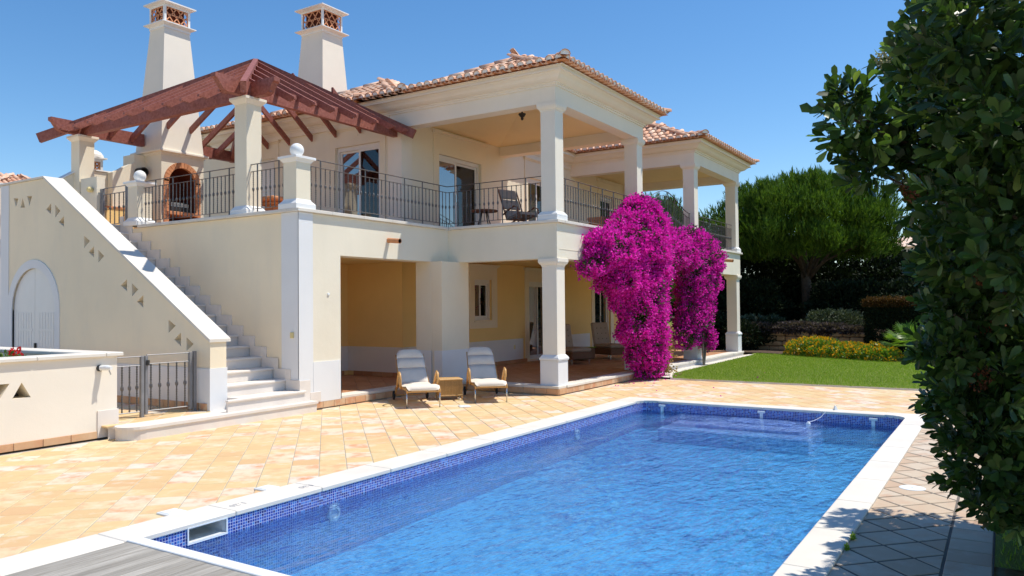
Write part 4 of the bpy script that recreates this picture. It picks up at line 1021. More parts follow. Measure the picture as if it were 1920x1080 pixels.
def beam(ax, u0, u1, p, z0, z1, w_=.13, ends=(0, 0), name='beam'):
    """ends: 1 = ogee cut on the underside"""
    h_ = z1 - z0; pts = []
    def og(u, s): return [(u, z1), (u, z1 - h_ * .25), (u + s * .05, z1 - h_ * .34), (u + s * .09, z1 - h_ * .55), (u + s * .16, z1 - h_ * .85), (u + s * .24, z0)]
    A = og(u0, 1) if ends[0] else [(u0, z1), (u0, z0)]
    B = og(u1, -1) if ends[1] else [(u1, z1), (u1, z0)]
    pts = A + B[::-1]
    mb = MB(); tri = tessellate_polygon([[Vector((a, b, 0)) for a, b in pts]]); n = len(pts)
    P = (lambda u, q, z: (u, q, z)) if ax == 'x' else (lambda u, q, z: (q, u, z))
    for q in (p - w_ / 2, p + w_ / 2): mb.add([P(a, q, b) for a, b in pts], tri)
    mb.add([P(a, p - w_ / 2, b) for a, b in pts] + [P(a, p + w_ / 2, b) for a, b in pts], [(i, (i + 1) % n, n + (i + 1) % n, n + i) for i in range(n)])
    return mb.build(name, 'pergola_wood', perg)
beam('y', 10.86, 17.45, 9.37, 5.575, 5.86, ends=(1, 0)); beam('x', 8.56, 13.37, 11.55, 5.58, 5.865, ends=(1, 0), w_=.12)
beam('x', 8.62, 10.745, 17.1, 5.58, 5.865, ends=(1, 0)); beam('x', 11.9, 13.39, 17.1, 5.60, 5.865)
def rafter(p, q, w_=.06, ht=.15, tail=True):
    """top edge runs p (eave) -> q (ridge); plumb sides, notched tail"""
    p = Vector(p); q = Vector(q); d = Vector((q.x - p.x, q.y - p.y, 0)); Ln = d.length; d.normalize(); a = Vector((-d.y, d.x, 0)) * w_ / 2; sl = (q.z - p.z) / Ln
    prof = [(0, 0), (0, -.045), (.035, -.05), (.05, -.075), (.085, -.08), (.10, -.105), (.14, -.115), (.16, -ht)] if tail else [(0, 0), (0, -ht)]
    prof = [(s, z + sl * s) for s, z in prof] + [(Ln, q.z - p.z - ht), (Ln, q.z - p.z)]
    n = len(prof); mb = MB(); A = [p + d * s + Vector((0, 0, z)) + a for s, z in prof]; B = [p + d * s + Vector((0, 0, z)) - a for s, z in prof]
    tri = tessellate_polygon([[Vector((s, z, 0)) for s, z in prof]])
    mb.add(A, tri); mb.add(B, tri); mb.add(A + B, [(i, (i + 1) % n, n + (i + 1) % n, n + i) for i in range(n)])
    return mb.build('rafter', 'pergola_wood', perg)
for y in (11.72, 12.30, 12.83, 13.38, 14.0, 14.65, 15.31, 15.95, 16.50, 17.0):
    run = (y - EY) * (APX.x - EX) / (APX.y - EY) if y < APX.y else (17.28 - y) * (APX.x - EX) / (17.28 - APX.y)
    run = max(.45, run); rafter((EX, y, EZP), (EX + run, y, EZP + ka * run))
for x in (9.35, 9.92, 10.43, 10.95, 11.55, 12.15, 12.70, 13.12):
    run = (x - 8.76) * (APX.y - EY) / (APX.x - 8.76) if x < APX.x else (13.45 - x) * (APX.y - EY) / (13.45 - APX.x)
    run = max(.5, run); rafter((x, EY, EZP), (x, EY + run, EZP + kb * run))
    # rear slope
    rafter((x, 17.28, EZP), (x, 17.28 - max(.5, run), EZP + kb * max(.5, run))) if x < 13.0 else None
def hipbeam(p, q, w_=.10, ht=.2):
    p = Vector(p); q = Vector(q); d = (q - p).normalized(); mb = MB(); mb.bar(p - Vector((0, 0, ht / 2 - .03)), q - Vector((0, 0, ht / 2 - .03)), w_, ht); mb.build('hip_rafter', 'pergola_wood', perg)
hipbeam((8.74, 10.98, 5.63), APX); hipbeam((8.62, 17.55, 5.53), APX); hipbeam((13.39, 11.03, 5.66), APX); hipbeam((13.3, 17.2, 5.75), APX)
for y in (12.6, 13.4, 14.2, 15.0, 15.8):
    z = 5.95; t_ = 1 - abs(y - APX.y) / 3.2; rafter((13.33, y, 5.95), (13.33 - 1.73 * t_, y, 5.95 + 1.39 * t_), tail=False)

# ball topped piers ------------------------------------------------
def pier(x, y, w_, label, zt=4.345):
    p = thing('ball_pier', label, 'pier', (x + w_ / 2, y + w_ / 2, ZT), 0, 'ball topped piers on the terrace edge')
    mb = MB(); mb.box(x - .065, x + w_ + .065, y - .065, y + w_ + .065, ZT, ZT + .09, ch=.005); frustum(mb, x - .06, x + w_ + .06, y - .06, y + w_ + .06, ZT + .09, ZT + .14, .045); frustum(mb, x - .015, x + w_ + .015, y - .015, y + w_ + .015, ZT + .14, ZT + .17, .014); mb.build('pier_base', 'white_paint', p)
    mb = MB(); mb.box(x, x + w_, y, y + w_, ZT + .12, zt - .08); mb.build('shaft', 'trim_cream', p)
    mb = MB(); frustum(mb, x - .005, x + w_ + .005, y - .005, y + w_ + .005, zt - .10, zt - .04, -.045); mb.box(x - .07, x + w_ + .07, y - .07, y + w_ + .07, zt - .045, zt, ch=.004); mb.build('pier_cap', 'white_paint', p)
    mb = MB(); R = .12; mb.lathe([(.001, 0), (.05, .0), (.05, .015)] + [(R * math.sin(a), .01 + R - R * math.cos(a)) for a in np.linspace(.45, PI - .01, 18)], (x + w_ / 2, y + w_ / 2, zt), 32); mb.build('ball', 'white_paint', p, smooth=True)
pier(9.15, 10.13, .32, 'ball topped pier on the corner of the terrace above the big white corner'); pier(9.15, 14.76, .32, 'ball topped pier beside the gate at the top of the stairs')

# railings ---------------------------------------------------------
bal = MB()
def balm(h_):
    mb = MB(); mb.box(-.006, .006, -.006, .006, 0, h_)
    zc = h_ * .52
    mb.lathe([(.006, -.05), (.012, -.045), (.009, -.035), (.019, -.02), (.021, 0), (.019, .02), (.009, .035), (.012, .045), (.006, .05)], (0, 0, zc), 6)
    for k in range(int(h_ / .035)):
        z = .02 + k * .035
        if abs(z - zc) > .06: mb.box(-.0085, .0085, -.0085, .0085, z, z + .012)
    return mb.mesh('baluster', 'iron_grey')
BAL = balm(.69); 
def railing(label, p, q, zt=4.345, posts=None, arch=None, step=.115, grp='iron railings along the terrace and balconies'):
    p = Vector(p); q = Vector(q); Ln = (q - p).length; d = (q - p) / Ln
    r = thing('iron_railing', label, 'railing', (p.x, p.y, ZT), 0, grp)
    def zt_(s): return zt + (arch * .5 * (1 - math.cos(2 * PI * s / Ln)) - .05 * math.sin(PI * 2 * s / Ln) ** 2 * 0 if arch else 0)
    n = 24 if arch else 1
    mb = MB(); mb.tube([(*(p + d * (Ln * k / n)), zt_(Ln * k / n)) for k in range(n + 1)], .014, 6, flat=(1.2, .6)); mb.build('top_rail', 'iron_grey', r)
    mb = MB(); mb.tube([(*(p + d * (Ln * k / n)), zt_(Ln * k / n) - .13) for k in range(n + 1)], .011, 6, flat=(1.2, .6)); mb.build('upper_rail', 'iron_grey', r)
    mb = MB(); mb.tube([(*p, 3.535), (*q, 3.535)], .011, 6, flat=(1.2, .6)); mb.build('bottom_rail', 'iron_grey', r)
    nb = max(2, int(round(Ln / step))); st = Ln / nb
    for k in range(nb + 1):
        s = st * (k + .5) if k < nb else None
        if s is None: break
        c = p + d * s
        if k % 5 == 2:
            mb = MB(); mb.box(c.x - .009, c.x + .009, c.y - .009, c.y + .009, ZT - .01, zt_(s)); mb.build('baluster_post', 'iron_grey', r)
            mb = None
        h = zt_(s) - .13 - 3.535; inst(BAL, 'baluster', r, (c.x, c.y, 3.535), (0, 0, random.uniform(0, .5)), (1, 1, h / .68))
    return r
railing('iron railing between the big pergola post and the gate pier', (9.30, 11.80), (9.30, 14.76)); railing('short iron railing between the corner pier and the pergola post', (9.30, 10.45), (9.30, 11.47))
railing('long sunlit iron railing right of the corner pier, before the sliding door', (9.47, 10.18), (13.46, 10.18)); railing('iron railing before the balcony armchair, left of the near porch column', (13.46, 10.18), (13.46, 7.78))
railing('iron railing between the two columns of the near porch', (13.71, 7.56), (17.44, 7.56)); railing('iron railing with a high arched top above the bougainvillea', (17.77, 7.58), (21.54, 7.58), arch=.42)
railing('iron railing between the two columns of the far porch', (21.87, 7.58), (25.58, 7.58)); railing('iron railing closing the far side of the far porch', (25.76, 7.8), (25.76, 11.1))

# gates ------------------------------------------------------------
def gate(name, label, p, q, z0, h_, nb=5, par=None, grp='iron gates of the outside stairs'):
    p = Vector(p); q = Vector(q); Ln = (q - p).length; d = (q - p) / Ln
    g = thing(name, label, 'gate', (p.x, p.y, z0), 0, grp)
    def bx(s, wd, za, zb, nm):
        c = p + d * s; mb = MB(); mb.box(c.x - wd / 2, c.x + wd / 2, c.y - wd / 2, c.y + wd / 2, za, zb, ch=.003); mb.build(nm, 'steel_grey', g)
    return g, bx, p, d, Ln
def panel(g, p, d, s0, s1, z0, zt, nb):
    a, b = p + d * s0, p + d * s1
    for z, nm in ((zt, 'top_rail'), (zt - .13, 'upper_rail'), (z0 + .09, 'bottom_rail')):
        mb = MB(); mb.tube([(*a, z), (*b, z)], .013, 6, flat=(1.2, .7)); mb.build(nm, 'steel_grey', g)
    h = zt - .13 - z0 - .09
    for k in range(nb):
        c = a + (b - a) * ((k + .5) / nb); inst(BAL, 'baluster', g, (c.x, c.y, z0 + .09), (0, 0, .3), (1.15, 1.15, h / .68))
g, bx, p, d, Ln = gate('iron_gate', 'grey iron gate at the foot of the stairs beside the planter', (7.56, 10.62), (6.25, 10.72), .16, .9)
bx(.03, .05, .16, 1.09, 'gate_post'); bx(.10, .05, .20, 1.08, 'gate_post'); bx(.80, .045, .2, 1.06, 'gate_post'); bx(.86, .05, .12, 1.06, 'gate_post')
panel(g, p, d, .12, .79, .16, 1.07, 5); panel(g, p, d, .88, Ln, .16, 1.055, 4)
mb = MB(); c = p + d * .78; mb.box(c.x - .03, c.x + .01, c.y - .05, c.y - .025, .92, 1.0, ch=.003); mb.build('latch', 'dark_metal', g)
g, bx, p, d, Ln = gate('iron_gate', 'dark iron gate at the top of the stairs beside the ball pier', (9.30, 15.30), (9.30, 16.30), 3.44, .9)
bx(0, .06, 3.25, 4.34, 'gate_post'); bx(.08, .04, 3.44, 4.33, 'gate_post'); bx(Ln - .06, .05, 3.44, 4.33, 'gate_post'); bx(Ln, .05, 3.44, 4.33, 'gate_post'); panel(g, p, d, .1, Ln - .08, 3.46, 4.33, 5)

# ------------------------------------------------------------------ stairs
st = thing('stone_staircase', 'pale stone outside staircase climbing to the terrace gate', 'staircase', (8.5, 12, 0))
mb = MB(); pts = [(9.38, 9.86), (9.38, 10.058), (9.13, 10.058), (9.13, 10.6), (6.2, 10.6), (6.2, 10.33), (5.98, 10.33)] + [(6.25 - .27 * math.cos(a), 10.10 - .24 * math.sin(a)) for a in np.linspace(-.9, PI / 2, 9)]
mb.prism([(x + (7.7 - x) * .012, y + .02) for x, y in pts], 'z', -.05, .118); mb.build('step_riser', 'stone_step', st)
mb = MB(); mb.prism(pts, 'z', .12, .16); mb.build('tread', 'stone_step', st)
mb = MB(); mb.box(6.0, 7.6, 10.6, 17.0, -.02, .157); mb.build('landing_bed', 'grout', st)
lay_tiles(tile_grid((5.95, 7.6, 10.30, 17.0), .30, .0075, A45, True), .30, .0075, A45, 'paving_tile', st, 'landing_tile', 30, .14, .164)
for k in range(18):
    yn = 10.05 + .309 * k; zt = .345 + .1845 * k; xa, xb = (7.66, 9.24) if k == 0 else (7.92, 9.145)
    if k == 0: yn = 9.99
    mb = MB(); mb.box(xa, xb, yn, 10.05 + .309 * (k + 1) + .03 if k else 10.058, zt - .036, zt, ch=.008); mb.build('tread', 'stone_step', st)
    if k == 0:
        mb = MB(); mb.box(7.93, 9.12, 10.03, 10.40, zt - .036, zt - .001); mb.build('tread', 'stone_step', st)
        mb = MB(); mb.box(7.68, 9.22, 10.02, 10.055, .161, zt - .037); mb.build('riser', 'stone_step', st)
    mb = MB(); mb.box(7.93, 9.14, yn + .03 if k else 10.06, 10.05 + .309 * (k + 1) + .06, zt - .1835, zt - .037); mb.build('riser', 'stone_step', st)
    # stepped skirting on the house wall
    if k < 17:
        yb = 10.05 + .309 * k
        mb = MB(); mb.box(9.118, 9.134 if k < 2 else 9.149, yb + .02 if k else 10.03, yb + .309 - .1 + .11, zt + .0005, zt + .175, ch=.002); mb.box(9.119, 9.134 if k < 2 else 9.149, yb + .309 - .10, yb + .309 + .02, zt + .175, zt + .1845 + .17, ch=.002)
        mb.build('skirting', 'stone_step', st)
for (x0, x1, z0, z1) in ((9.12, 9.38, .16, .52), (9.38, 9.62, .12, .30)):
    mb = MB(); mb.box(x0, x1 - .002, 10.045, 10.06, z0, z1 - .01, ch=.003); mb.build('skirting', 'stone_step', st)
mb = MB(); mb.box(7.9, 9.15, 15.6, 17.2, 3.2, 3.46); mb.build('landing', 'stone_step', st)
# stair wall with pierced triangles and arched doors
TRI = [((16.455, 3.955), (16.272, 3.94), (16.354, 3.771)), ((16.187, 3.75), (16.013, 3.742), (16.102, 3.934)), ((15.933, 3.951), (15.747, 3.943), (15.836, 3.757)),
 ((15.219, 3.642), (15.048, 3.747), (15.047, 3.541)), ((14.901, 3.71), (14.723, 3.58), (14.899, 3.468)), ((14.777, 3.378), (14.593, 3.477), (14.592, 3.275)),
 ((13.915, 3.074), (13.728, 2.971), (13.913, 2.854)), ((13.766, 2.771), (13.595, 2.874), (13.594, 2.673)), ((13.455, 2.797), (13.279, 2.683), (13.454, 2.573)),
 ((12.765, 2.152), (12.58, 2.263), (12.579, 2.053)), ((12.439, 2.185), (12.258, 2.08), (12.439, 1.96)), ((12.292, 1.873), (12.11, 1.984), (12.11, 1.771)),
 ((11.418, 1.574), (11.23, 1.477), (11.418, 1.358)), ((11.267, 1.254), (11.091, 1.37), (11.091, 1.149)), ((10.949, 1.296), (10.768, 1.192), (10.949, 1.076))]
sw = thing('stair_wall', 'tall sloping cream stair wall pierced by small triangles', 'wall', (7.76, 13, 0))
XW0, XW1 = 7.62, 7.915
AC, AR, AS = 15.68, .80, 1.75
arch_o = [(AC - AR, .16)] + [(AC + AR * math.cos(PI - PI * k / 20), AS + AR * math.sin(PI - PI * k / 20)) for k in range(21)] + [(AC + AR, .16)]
outl = [(10.36, .0), (14.88, 0)] + arch_o + [(16.48, 0), (16.96, 0), (16.96, 4.24), (15.31, 4.24), (10.36, 1.225)]
outl = [(10.36, .0)] + [(AC - AR, 0)] + arch_o[1:-1] + [(AC + AR, 0), (16.96, 0), (16.96, 4.24), (15.31, 4.24), (10.36, 1.225)]
def pierced(outl, tris, ax, p0, p1, deep):
    loops = [[Vector((a, b, 0)) for a, b in outl]] + [[Vector((a, b, 0)) for a, b in t] for t in tris]
    tri = tessellate_polygon(loops); flat = [q for lp_ in loops for q in lp_]
    mb = MB(); P = (lambda u, q, z: (q, u, z)) if ax == 'y' else (lambda u, q, z: (u, q, z))
    mb.add([P(v.x, p0, v.y) for v in flat], tri); mb.add([P(v.x, p1, v.y) for v in flat], tri)
    n = len(outl); mb.add([P(a, p0, b) for a, b in outl] + [P(a, p1, b) for a, b in outl], [(i, (i + 1) % n, n + (i + 1) % n, n + i) for i in range(n)])
    for t in tris: mb.add([P(a, p0, b) for a, b in t] + [P(a, p1, b) for a, b in t], [(i, (i + 1) % 3, 3 + (i + 1) % 3, 3 + i) for i in range(3)], 1)
    return mb
pierced(outl, TRI, 'y', XW0, XW1, .3).build('wall_body', ['wall_shade_side', 'trim_cream'], sw)
# coping of stair wall
cp = [(10.33, 1.225), (15.30, 4.245), (15.30, 4.285), (10.33, 1.272)]
mb = MB(); mb.add([(XW0 - .03, a, b) for a, b in cp] + [(XW1 + .06, a, b) for a, b in cp], [(0, 1, 2, 3), (4, 5, 6, 7), (0, 1, 5, 4), (1, 2, 6, 5), (2, 3, 7, 6), (3, 0, 4, 7)]); mb.build('coping', 'stone_white', sw)
mb = MB(); mb.box(XW0 - .03, XW1 + .06, 15.31, 17.0, 4.245, 4.285, ch=.005); mb.build('coping', 'stone_white', sw)
mb = MB(); mb.box(XW0 - .012, XW1 + .012, 10.35, 10.60, .16, .82); mb.box(XW0 - .014, XW0 - .001, 10.60, 14.70, .28, .82); mb.build_each('plinth_band', 'band_white', sw)
mb = MB(); mb.box(XW0 - .012, XW0 - .001, 16.62, 16.95, .0, 4.23); mb.build('end_pilaster', 'band_white', sw)
ring = []; mb = MB(); r0, r1 = AR, AR + .165; k_ = 20
pa = [(AC + r0 * math.cos(PI - PI * k / k_), AS + r0 * math.sin(PI - PI * k / k_)) for k in range(k_ + 1)]; pb = [(AC + r1 * math.cos(PI - PI * k / k_), AS + r1 * math.sin(PI - PI * k / k_)) for k in range(k_ + 1)]
pa = [(AC - r0, 0)] + pa + [(AC + r0, 0)]; pb = [(AC - r1, 0)] + pb + [(AC + r1, 0)]
vs = []; 
for x in (XW0 - .018, XW0 + .04): vs += [(x, a, b) for a, b in pa] + [(x, a, b) for a, b in pb]
m_ = len(pa); fs = []
for k in range(m_ - 1): fs += [(k, k + 1, m_ + k + 1, m_ + k), (m_ + k, m_ + k + 1, 3 * m_ + k + 1, 3 * m_ + k), (k, k + 1, 2 * m_ + k + 1, 2 * m_ + k)]
mb.add(vs, fs); mb.build('arch_surround', 'band_white', sw)
for sg in (-1, 1):
    pts = [(AC, 0)] + [(AC + sg * (AR - .004) * math.cos(a), AS + (AR - .004) * math.sin(a)) for a in np.linspace(PI / 2, 0, 12)] + [(AC + sg * (AR - .004), 0)]
    pts[0] = (AC + sg * .004, 0); pts.insert(1, (AC + sg * .004, AS + AR - .004)); pts.pop(2)
    mb = MB(); mb.add([(XW0 + .03, a, b) for a, b in pts], tessellate_polygon([[Vector((a, b, 0)) for a, b in pts]]))
    n = len(pts); mb.add([(XW0 + .03, a, b) for a, b in pts] + [(XW0 + .07, a, b) for a, b in pts], [(i, (i + 1) % n, n + (i + 1) % n, n + i) for i in range(n)])
    for z in (.2, .75, 1.3): mb.box(XW0 + .022, XW0 + .03, AC + sg * .08, AC + sg * .70, z + .05, z + .09)
    for yy in np.arange(.12, .7, .1): mb.box(XW0 + .024, XW0 + .03, AC + sg * yy, AC + sg * yy + .07 * sg, .9, 1.7)
    dl = mb.build('door_leaf', 'white_frame', sw)
    if sg < 0: mb = MB(); mb.box(XW0 - .01, XW0 + .03, AC - .07, AC - .04, 1.02, 1.12, ch=.004); mb.build('handle', 'dark_metal', dl)
q = MB(); q.box(-.016, 0, -.146, .146, 0, .115, ch=.003); mw = q.mesh('skirting_tile', 'edge_tile')
for y in np.arange(10.78, 14.6, .30): inst(mw, 'skirting_tile', sw, (XW0 - .001, y, .164))
for y in (10.51,): inst(mw, 'skirting_tile', sw, (XW0 - .013, y - .01, .164), (0, 0, 0), (1, .6, 1))

# planter ----------------------------------------------------------
pl = thing('planter', 'low white walled planter with pierced triangles and stone coping', 'planter', (5.0, 12.0, 0))
PX, PY = 6.20, 10.44
tr = [((4.819, .668), (5.044, .624 + .03), (4.942, .835)), ((4.80, .838), (4.56, .84), (4.665, .655))]
tr = [((4.83, .645), (5.05, .645), (4.94, .84)), ((4.80, .838), (4.56, .838), (4.68, .645)), ((4.28, .645), (4.50, .645), (4.39, .84)), ((4.22, .838), (4.0, .838), (4.1, .645))]
pierced([(1.5, 0), (PX - .02, 0), (PX - .02, 1.10), (1.5, 1.10)], tr, 'x', PY, PY + .3, .3).build('planter_wall', ['wall_white', 'trim_cream'], pl)
mb = MB(); mb.box(PX - .30, PX - .021, PY + .301, 16.2, 0, 1.10); mb.box(1.5, PX - .02, 16.2, 16.45, 0, 1.10); mb.build('planter_wall', 'wall_white', pl)
x = 1.5
while x < PX + .04:
    xe = min(x + .9, PX + .05); mb = MB(); mb.box(x + .001, xe - .001, PY - .05, PY + .33, 1.10, 1.155, ch=.01); mb.build('coping_stone', 'stone_white', pl); x = xe + (1 if xe > PX else 0)
y = PY + .332
while y < 16.4: mb = MB(); mb.box(PX - .33, PX + .05, y, y + .848, 1.10, 1.155, ch=.01); mb.build('coping_stone', 'stone_white', pl); y += .85
mb = MB(); mb.box(1.5, PX - .3, PY + .3, 16.2, .5, .93); mb.build('planting_soil', 'soil', pl)
mb = MB(); mb.box(PX - .30, PX - .004, PY - .015, PY - .001, .0, .37, ch=.003); mb.box(PX - .018, PX - .003, PY - .014, PY + .8, .1, .37); mb.build('plinth_stone', 'stone_step', pl)
q = MB(); q.box(-.172, .172, -.016, 0, 0, .095, ch=.003); mw2 = q.mesh('skirting_tile', 'edge_tile')
for x in np.arange(5.72, 2.0, -.352): inst(mw2, 'skirting_tile', pl, (x, PY - .001, 0))
# wall spot on the planter
sp = thing('wall_spotlight', 'small chrome wall spotlight on the planter wall', 'lamp', (5.96, PY, .93))
mb = MB(); mb.lathe([(.001, 0), (.045, 0), (.045, .025), (.001, .025)], (0, 0, 0), 16); inst(mb.mesh('back_plate', 'dark_metal'), 'back_plate', sp, (5.93, PY, .95), (PI / 2, 0, 0))
mb = MB(); mb.tube([(5.94, PY - .02, .95), (5.98, PY - .12, .955)], .038, 14); mb.tube([(5.98, PY - .12, .955), (6.0, PY - .17, .95)], [.034, .028], 14); mb.build('lamp_head', 'white_plastic', sp)
mb = MB(); mb.tube([(5.99, PY - .13, .92), (6.01, PY - .14, .86)], .008, 6); mb.build('bracket', 'chrome', sp)
wl = thing('wall_lamp', 'round yellowish wall lamp left of the upper gate', 'lamp', (9.2, 16.45, 4.3))
mb = MB(); mb.lathe([(.001, 0), (.05, 0), (.06, .03), (.06, .07), (.04, .10), (.001, .11)], (0, 0, 0), 16); inst(mb.mesh('lamp_cover', 'yellow_plastic'), 'lamp_cover', wl, (9.2, 16.5, 4.32), (0, -PI / 2, 0))
mb = MB(); mb.box(9.22, 9.40, 16.35, 16.98, 3.44, 4.6); mb.build('terrace_end_wall', 'wall_cream', par_)

# ------------------------------------------------------------------ furniture
def lounger(label, loc, rz):
    """sun lounger; local +y runs from the feet to the head, origin on the ground at the feet end"""
    t = thing('sun_lounger', label, 'sun lounger', loc, rz, 'sun loungers beside the wicker side table')
    Wd = .29
    def sidebar(s):
        x = s * Wd
        mb = MB(); mb.tube([(x, .02, .28), (x, .10, .335), (x, .35, .315), (x, .75, .30), (x, 1.0, .31), (x, 1.45, .20)], .022, 8, flat=(.7, 1.3)); mb.build('side_rail', 'bent_wood', t, world=False, smooth=True)
        mb = MB(); mb.tube([(x + s * .0, .06, 0), (x, .06, .30)], .013, 8); mb.build('leg', 'chrome', t, world=False, smooth=True)
        mb = MB(); mb.tube([(x + s * .03, .98, .26), (x + s * .05, .86, .33), (x + s * .055, .72, .50), (x + s * .055, .60, .585), (x + s * .055, .50, .56), (x + s * .05, .47, .45), (x + s * .04, .52, .33), (x + s * .02, .60, .29)][::-1], .021, 10, flat=(1.1, .75)); mb.build('armrest', 'bent_wood', t, world=False, smooth=True)
        mb = MB(); mb.tube([(x, 1.2, .27), (x + s * .01, 1.42, .10)], .018, 8); mb.build('rear_leg', 'bent_wood', t, world=False, smooth=True)
        mb = MB(); mb.lathe([(.001, -.018), (.075, -.018), (.085, -.01), (.085, .01), (.075, .018), (.001, .018)], (0, 0, 0), 20); w2 = inst(mb.mesh('wheel', 'black_rubber'), 'wheel', t, (x + s * .03, 1.45, .085), (0, PI / 2, 0), world=False)
        mb = MB(); mb.tube([(x * .95, 1.0, .31), (x * .93, 1.30, .58), (x * .9, 1.56, .84)], .013, 8); mb.build('back_rail', 'bent_wood', t, world=False, smooth=True)
    sidebar(-1); sidebar(1)
    mb = MB(); mb.tube([(-Wd, .03, .29), (Wd, .03, .29)], .018, 8); mb.build('cross_bar', 'bent_wood', t, world=False); mb = MB(); mb.tube([(-Wd, 1.45, .085), (Wd, 1.45, .085)], .01, 8); mb.build('axle', 'bent_wood', t, world=False)
    # pad: swept section
    def pad(path, widths, th, name):
        mb = MB(); n = len(path); m_ = 10; vs = []
        for i, (y, z) in enumerate(path):
            a = path[max(0, i - 1)]; b = path[min(n - 1, i + 1)]; d = Vector((b[0] - a[0], b[1] - a[1])).normalized(); nn = Vector((-d.y, d.x)); e = .62 + .38 * min(1, min(i, n - 1 - i) / 1.0)
            for k in range(2 * m_):
                u = k % m_; sgn = 1 if k < m_ else -1; tt = u / (m_ - 1) * 2 - 1; tt *= sgn; h_ = th * .5 * (max(0, 1 - abs(tt) ** 6)) ** .5 * e; o_ = nn * (sgn * h_)
                vs.append((tt * widths[i] * 1.06, y + o_.x, z + o_.y + .006 * math.sin(i * 1.3)))
        fs = [(i * 2 * m_ + k, i * 2 * m_ + (k + 1) % (2 * m_), (i + 1) * 2 * m_ + (k + 1) % (2 * m_), (i + 1) * 2 * m_ + k) for i in range(n - 1) for k in range(2 * m_)]
        fs += [tuple(range(2 * m_)), tuple((n - 1) * 2 * m_ + k for k in range(2 * m_))]
        mb.add(vs, fs); return mb.build(name, 'cushion', t, world=False, smooth=True)
    pad([(0.0, .315), (.04, .345), (.12, .375), (.3, .365), (.5, .345), (.7, .335), (.9, .335), (.99, .345)], [.25, .275, .28, .28, .275, .27, .265, .26], .055, 'seat_cushion')
    pad([(1.0, .35), (1.06, .39), (1.20, .52), (1.285, .605)], [.25, .25, .25, .25], .05, 'back_cushion'); pad([(1.288, .608), (1.38, .70), (1.455, .775)], [.25, .25, .248], .05, 'back_cushion'); pad([(1.458, .778), (1.53, .85), (1.59, .91), (1.615, .935)], [.248, .235, .20, .165], .052, 'head_cushion')
    return t
h1 = math.atan2(1.21, 1.05) - PI / 2
lounger('left rattan sun lounger with cream cushion, in front of the white pier', (10.58, 8.54, -.022), h1)
h2 = math.atan2(1.10, 1.20) - PI / 2
lounger('right rattan sun lounger with cream cushion, nearer the porch column', (11.73, 7.90, -.022), h2)
tb = thing('wicker_side_table', 'wicker side table standing between the two sun loungers', 'side table', (11.88, 8.98, -.022), h1)
mb = MB()
for i in range(26):
    x = -.21 + i * .0168
    mb.tube([(x, -.19, .09), (x, -.19, .37)], .0075, 5)
    mb.tube([(x, .19, .09), (x, .19, .37)], .0075, 5)
for i in range(23):
    y = -.185 + i * .0168
    mb.tube([(-.215, y, .09), (-.215, y, .37)], .0075, 5); mb.tube([(.215, y, .09), (.215, y, .37)], .0075, 5)
mb.build('woven_side', 'rattan', tb, world=False, kind='stuff')
mb = MB(); mb.box(-.205, .205, -.18, .18, .09, .37); mb.build('inner_box', 'plaster_dark', tb, world=False)
mb = MB(); mb.box(-.23, .23, -.205, .205, .37, .40, ch=.01); mb.box(-.225, .225, -.20, .20, .075, .10, ch=.008); mb.build('table_top', 'rattan', tb, world=False)
for sx in (-1, 1):
    for sy in (-1, 1): mb = MB(); mb.tube([(sx * .21, sy * .185, 0), (sx * .21, sy * .185, .09)], .014, 8); mb.build('leg', 'bent_wood', tb, world=False)
def porch_chair(label, loc, rz):
    t = thing('wicker_lounge_chair', label, 'lounge chair', loc, rz, 'wicker lounge chairs in the shaded ground porch')
    mb = MB(); mb.box(-.34, .34, -.5, .45, .13, .33, ch=.02); mb.build('wicker_base', 'wicker_brown', t, world=False)
    mb = MB(); mb.box(-.33, .33, -.5, .36, .33, .43, ch=.035); mb.build('seat_cushion', 'cushion_brown', t, world=False)
    mb = MB(); mb.box(-.31, .31, 0, .11, 0, .68, ch=.035)
    for i in range(3):
        for j in range(3): mb.lathe([(.001, 0), (.016, .002), (.012, .008), (.001, .009)], (0, 0, 0), 6)
    o = mb.build('back_cushion', 'cushion_brown', t, world=False); o.location = (0, .26, .40); o.rotation_euler = (-.22, 0, 0)
    for i in (-.16, 0, .16):
        for j in (.18, .34, .5):
            mb = MB(); mb.lathe([(.001, -.01), (.018, -.006), (.018, .004), (.001, .008)], (0, 0, 0), 8); q = inst(mb.mesh('cushion_button', 'plaster_dark'), 'cushion_button', o, (i, .0, j), (PI / 2, 0, 0), world=False)
    for sx in (-1, 1):
        for y in (-.42, .38): mb = MB(); mb.tube([(sx * .29, y, 0), (sx * .29, y, .13)], .014, 8); mb.build('leg', 'chrome', t, world=False)
    return t
porch_chair('tufted wicker lounge chair in the porch shade, just right of the column', (18.75, 10.0, .162), math.radians(-25)); porch_chair('tufted wicker lounge chair in the porch shade, beside the bougainvillea', (20.95, 9.9, .162), math.radians(-25))
wt = thing('wicker_box_table', 'low dark wicker table between the two porch lounge chairs', 'side table', (19.95, 10.3, .162), -.4)
mb = MB(); mb.box(-.28, .28, -.28, .28, .04, .36, ch=.015); mb.build('table_body', 'wicker_brown', wt, world=False)
mb = MB(); mb.box(-.30, .30, -.30, .30, .36, .385, ch=.006); mb.build('table_top', 'glass_mirror', wt, world=False)
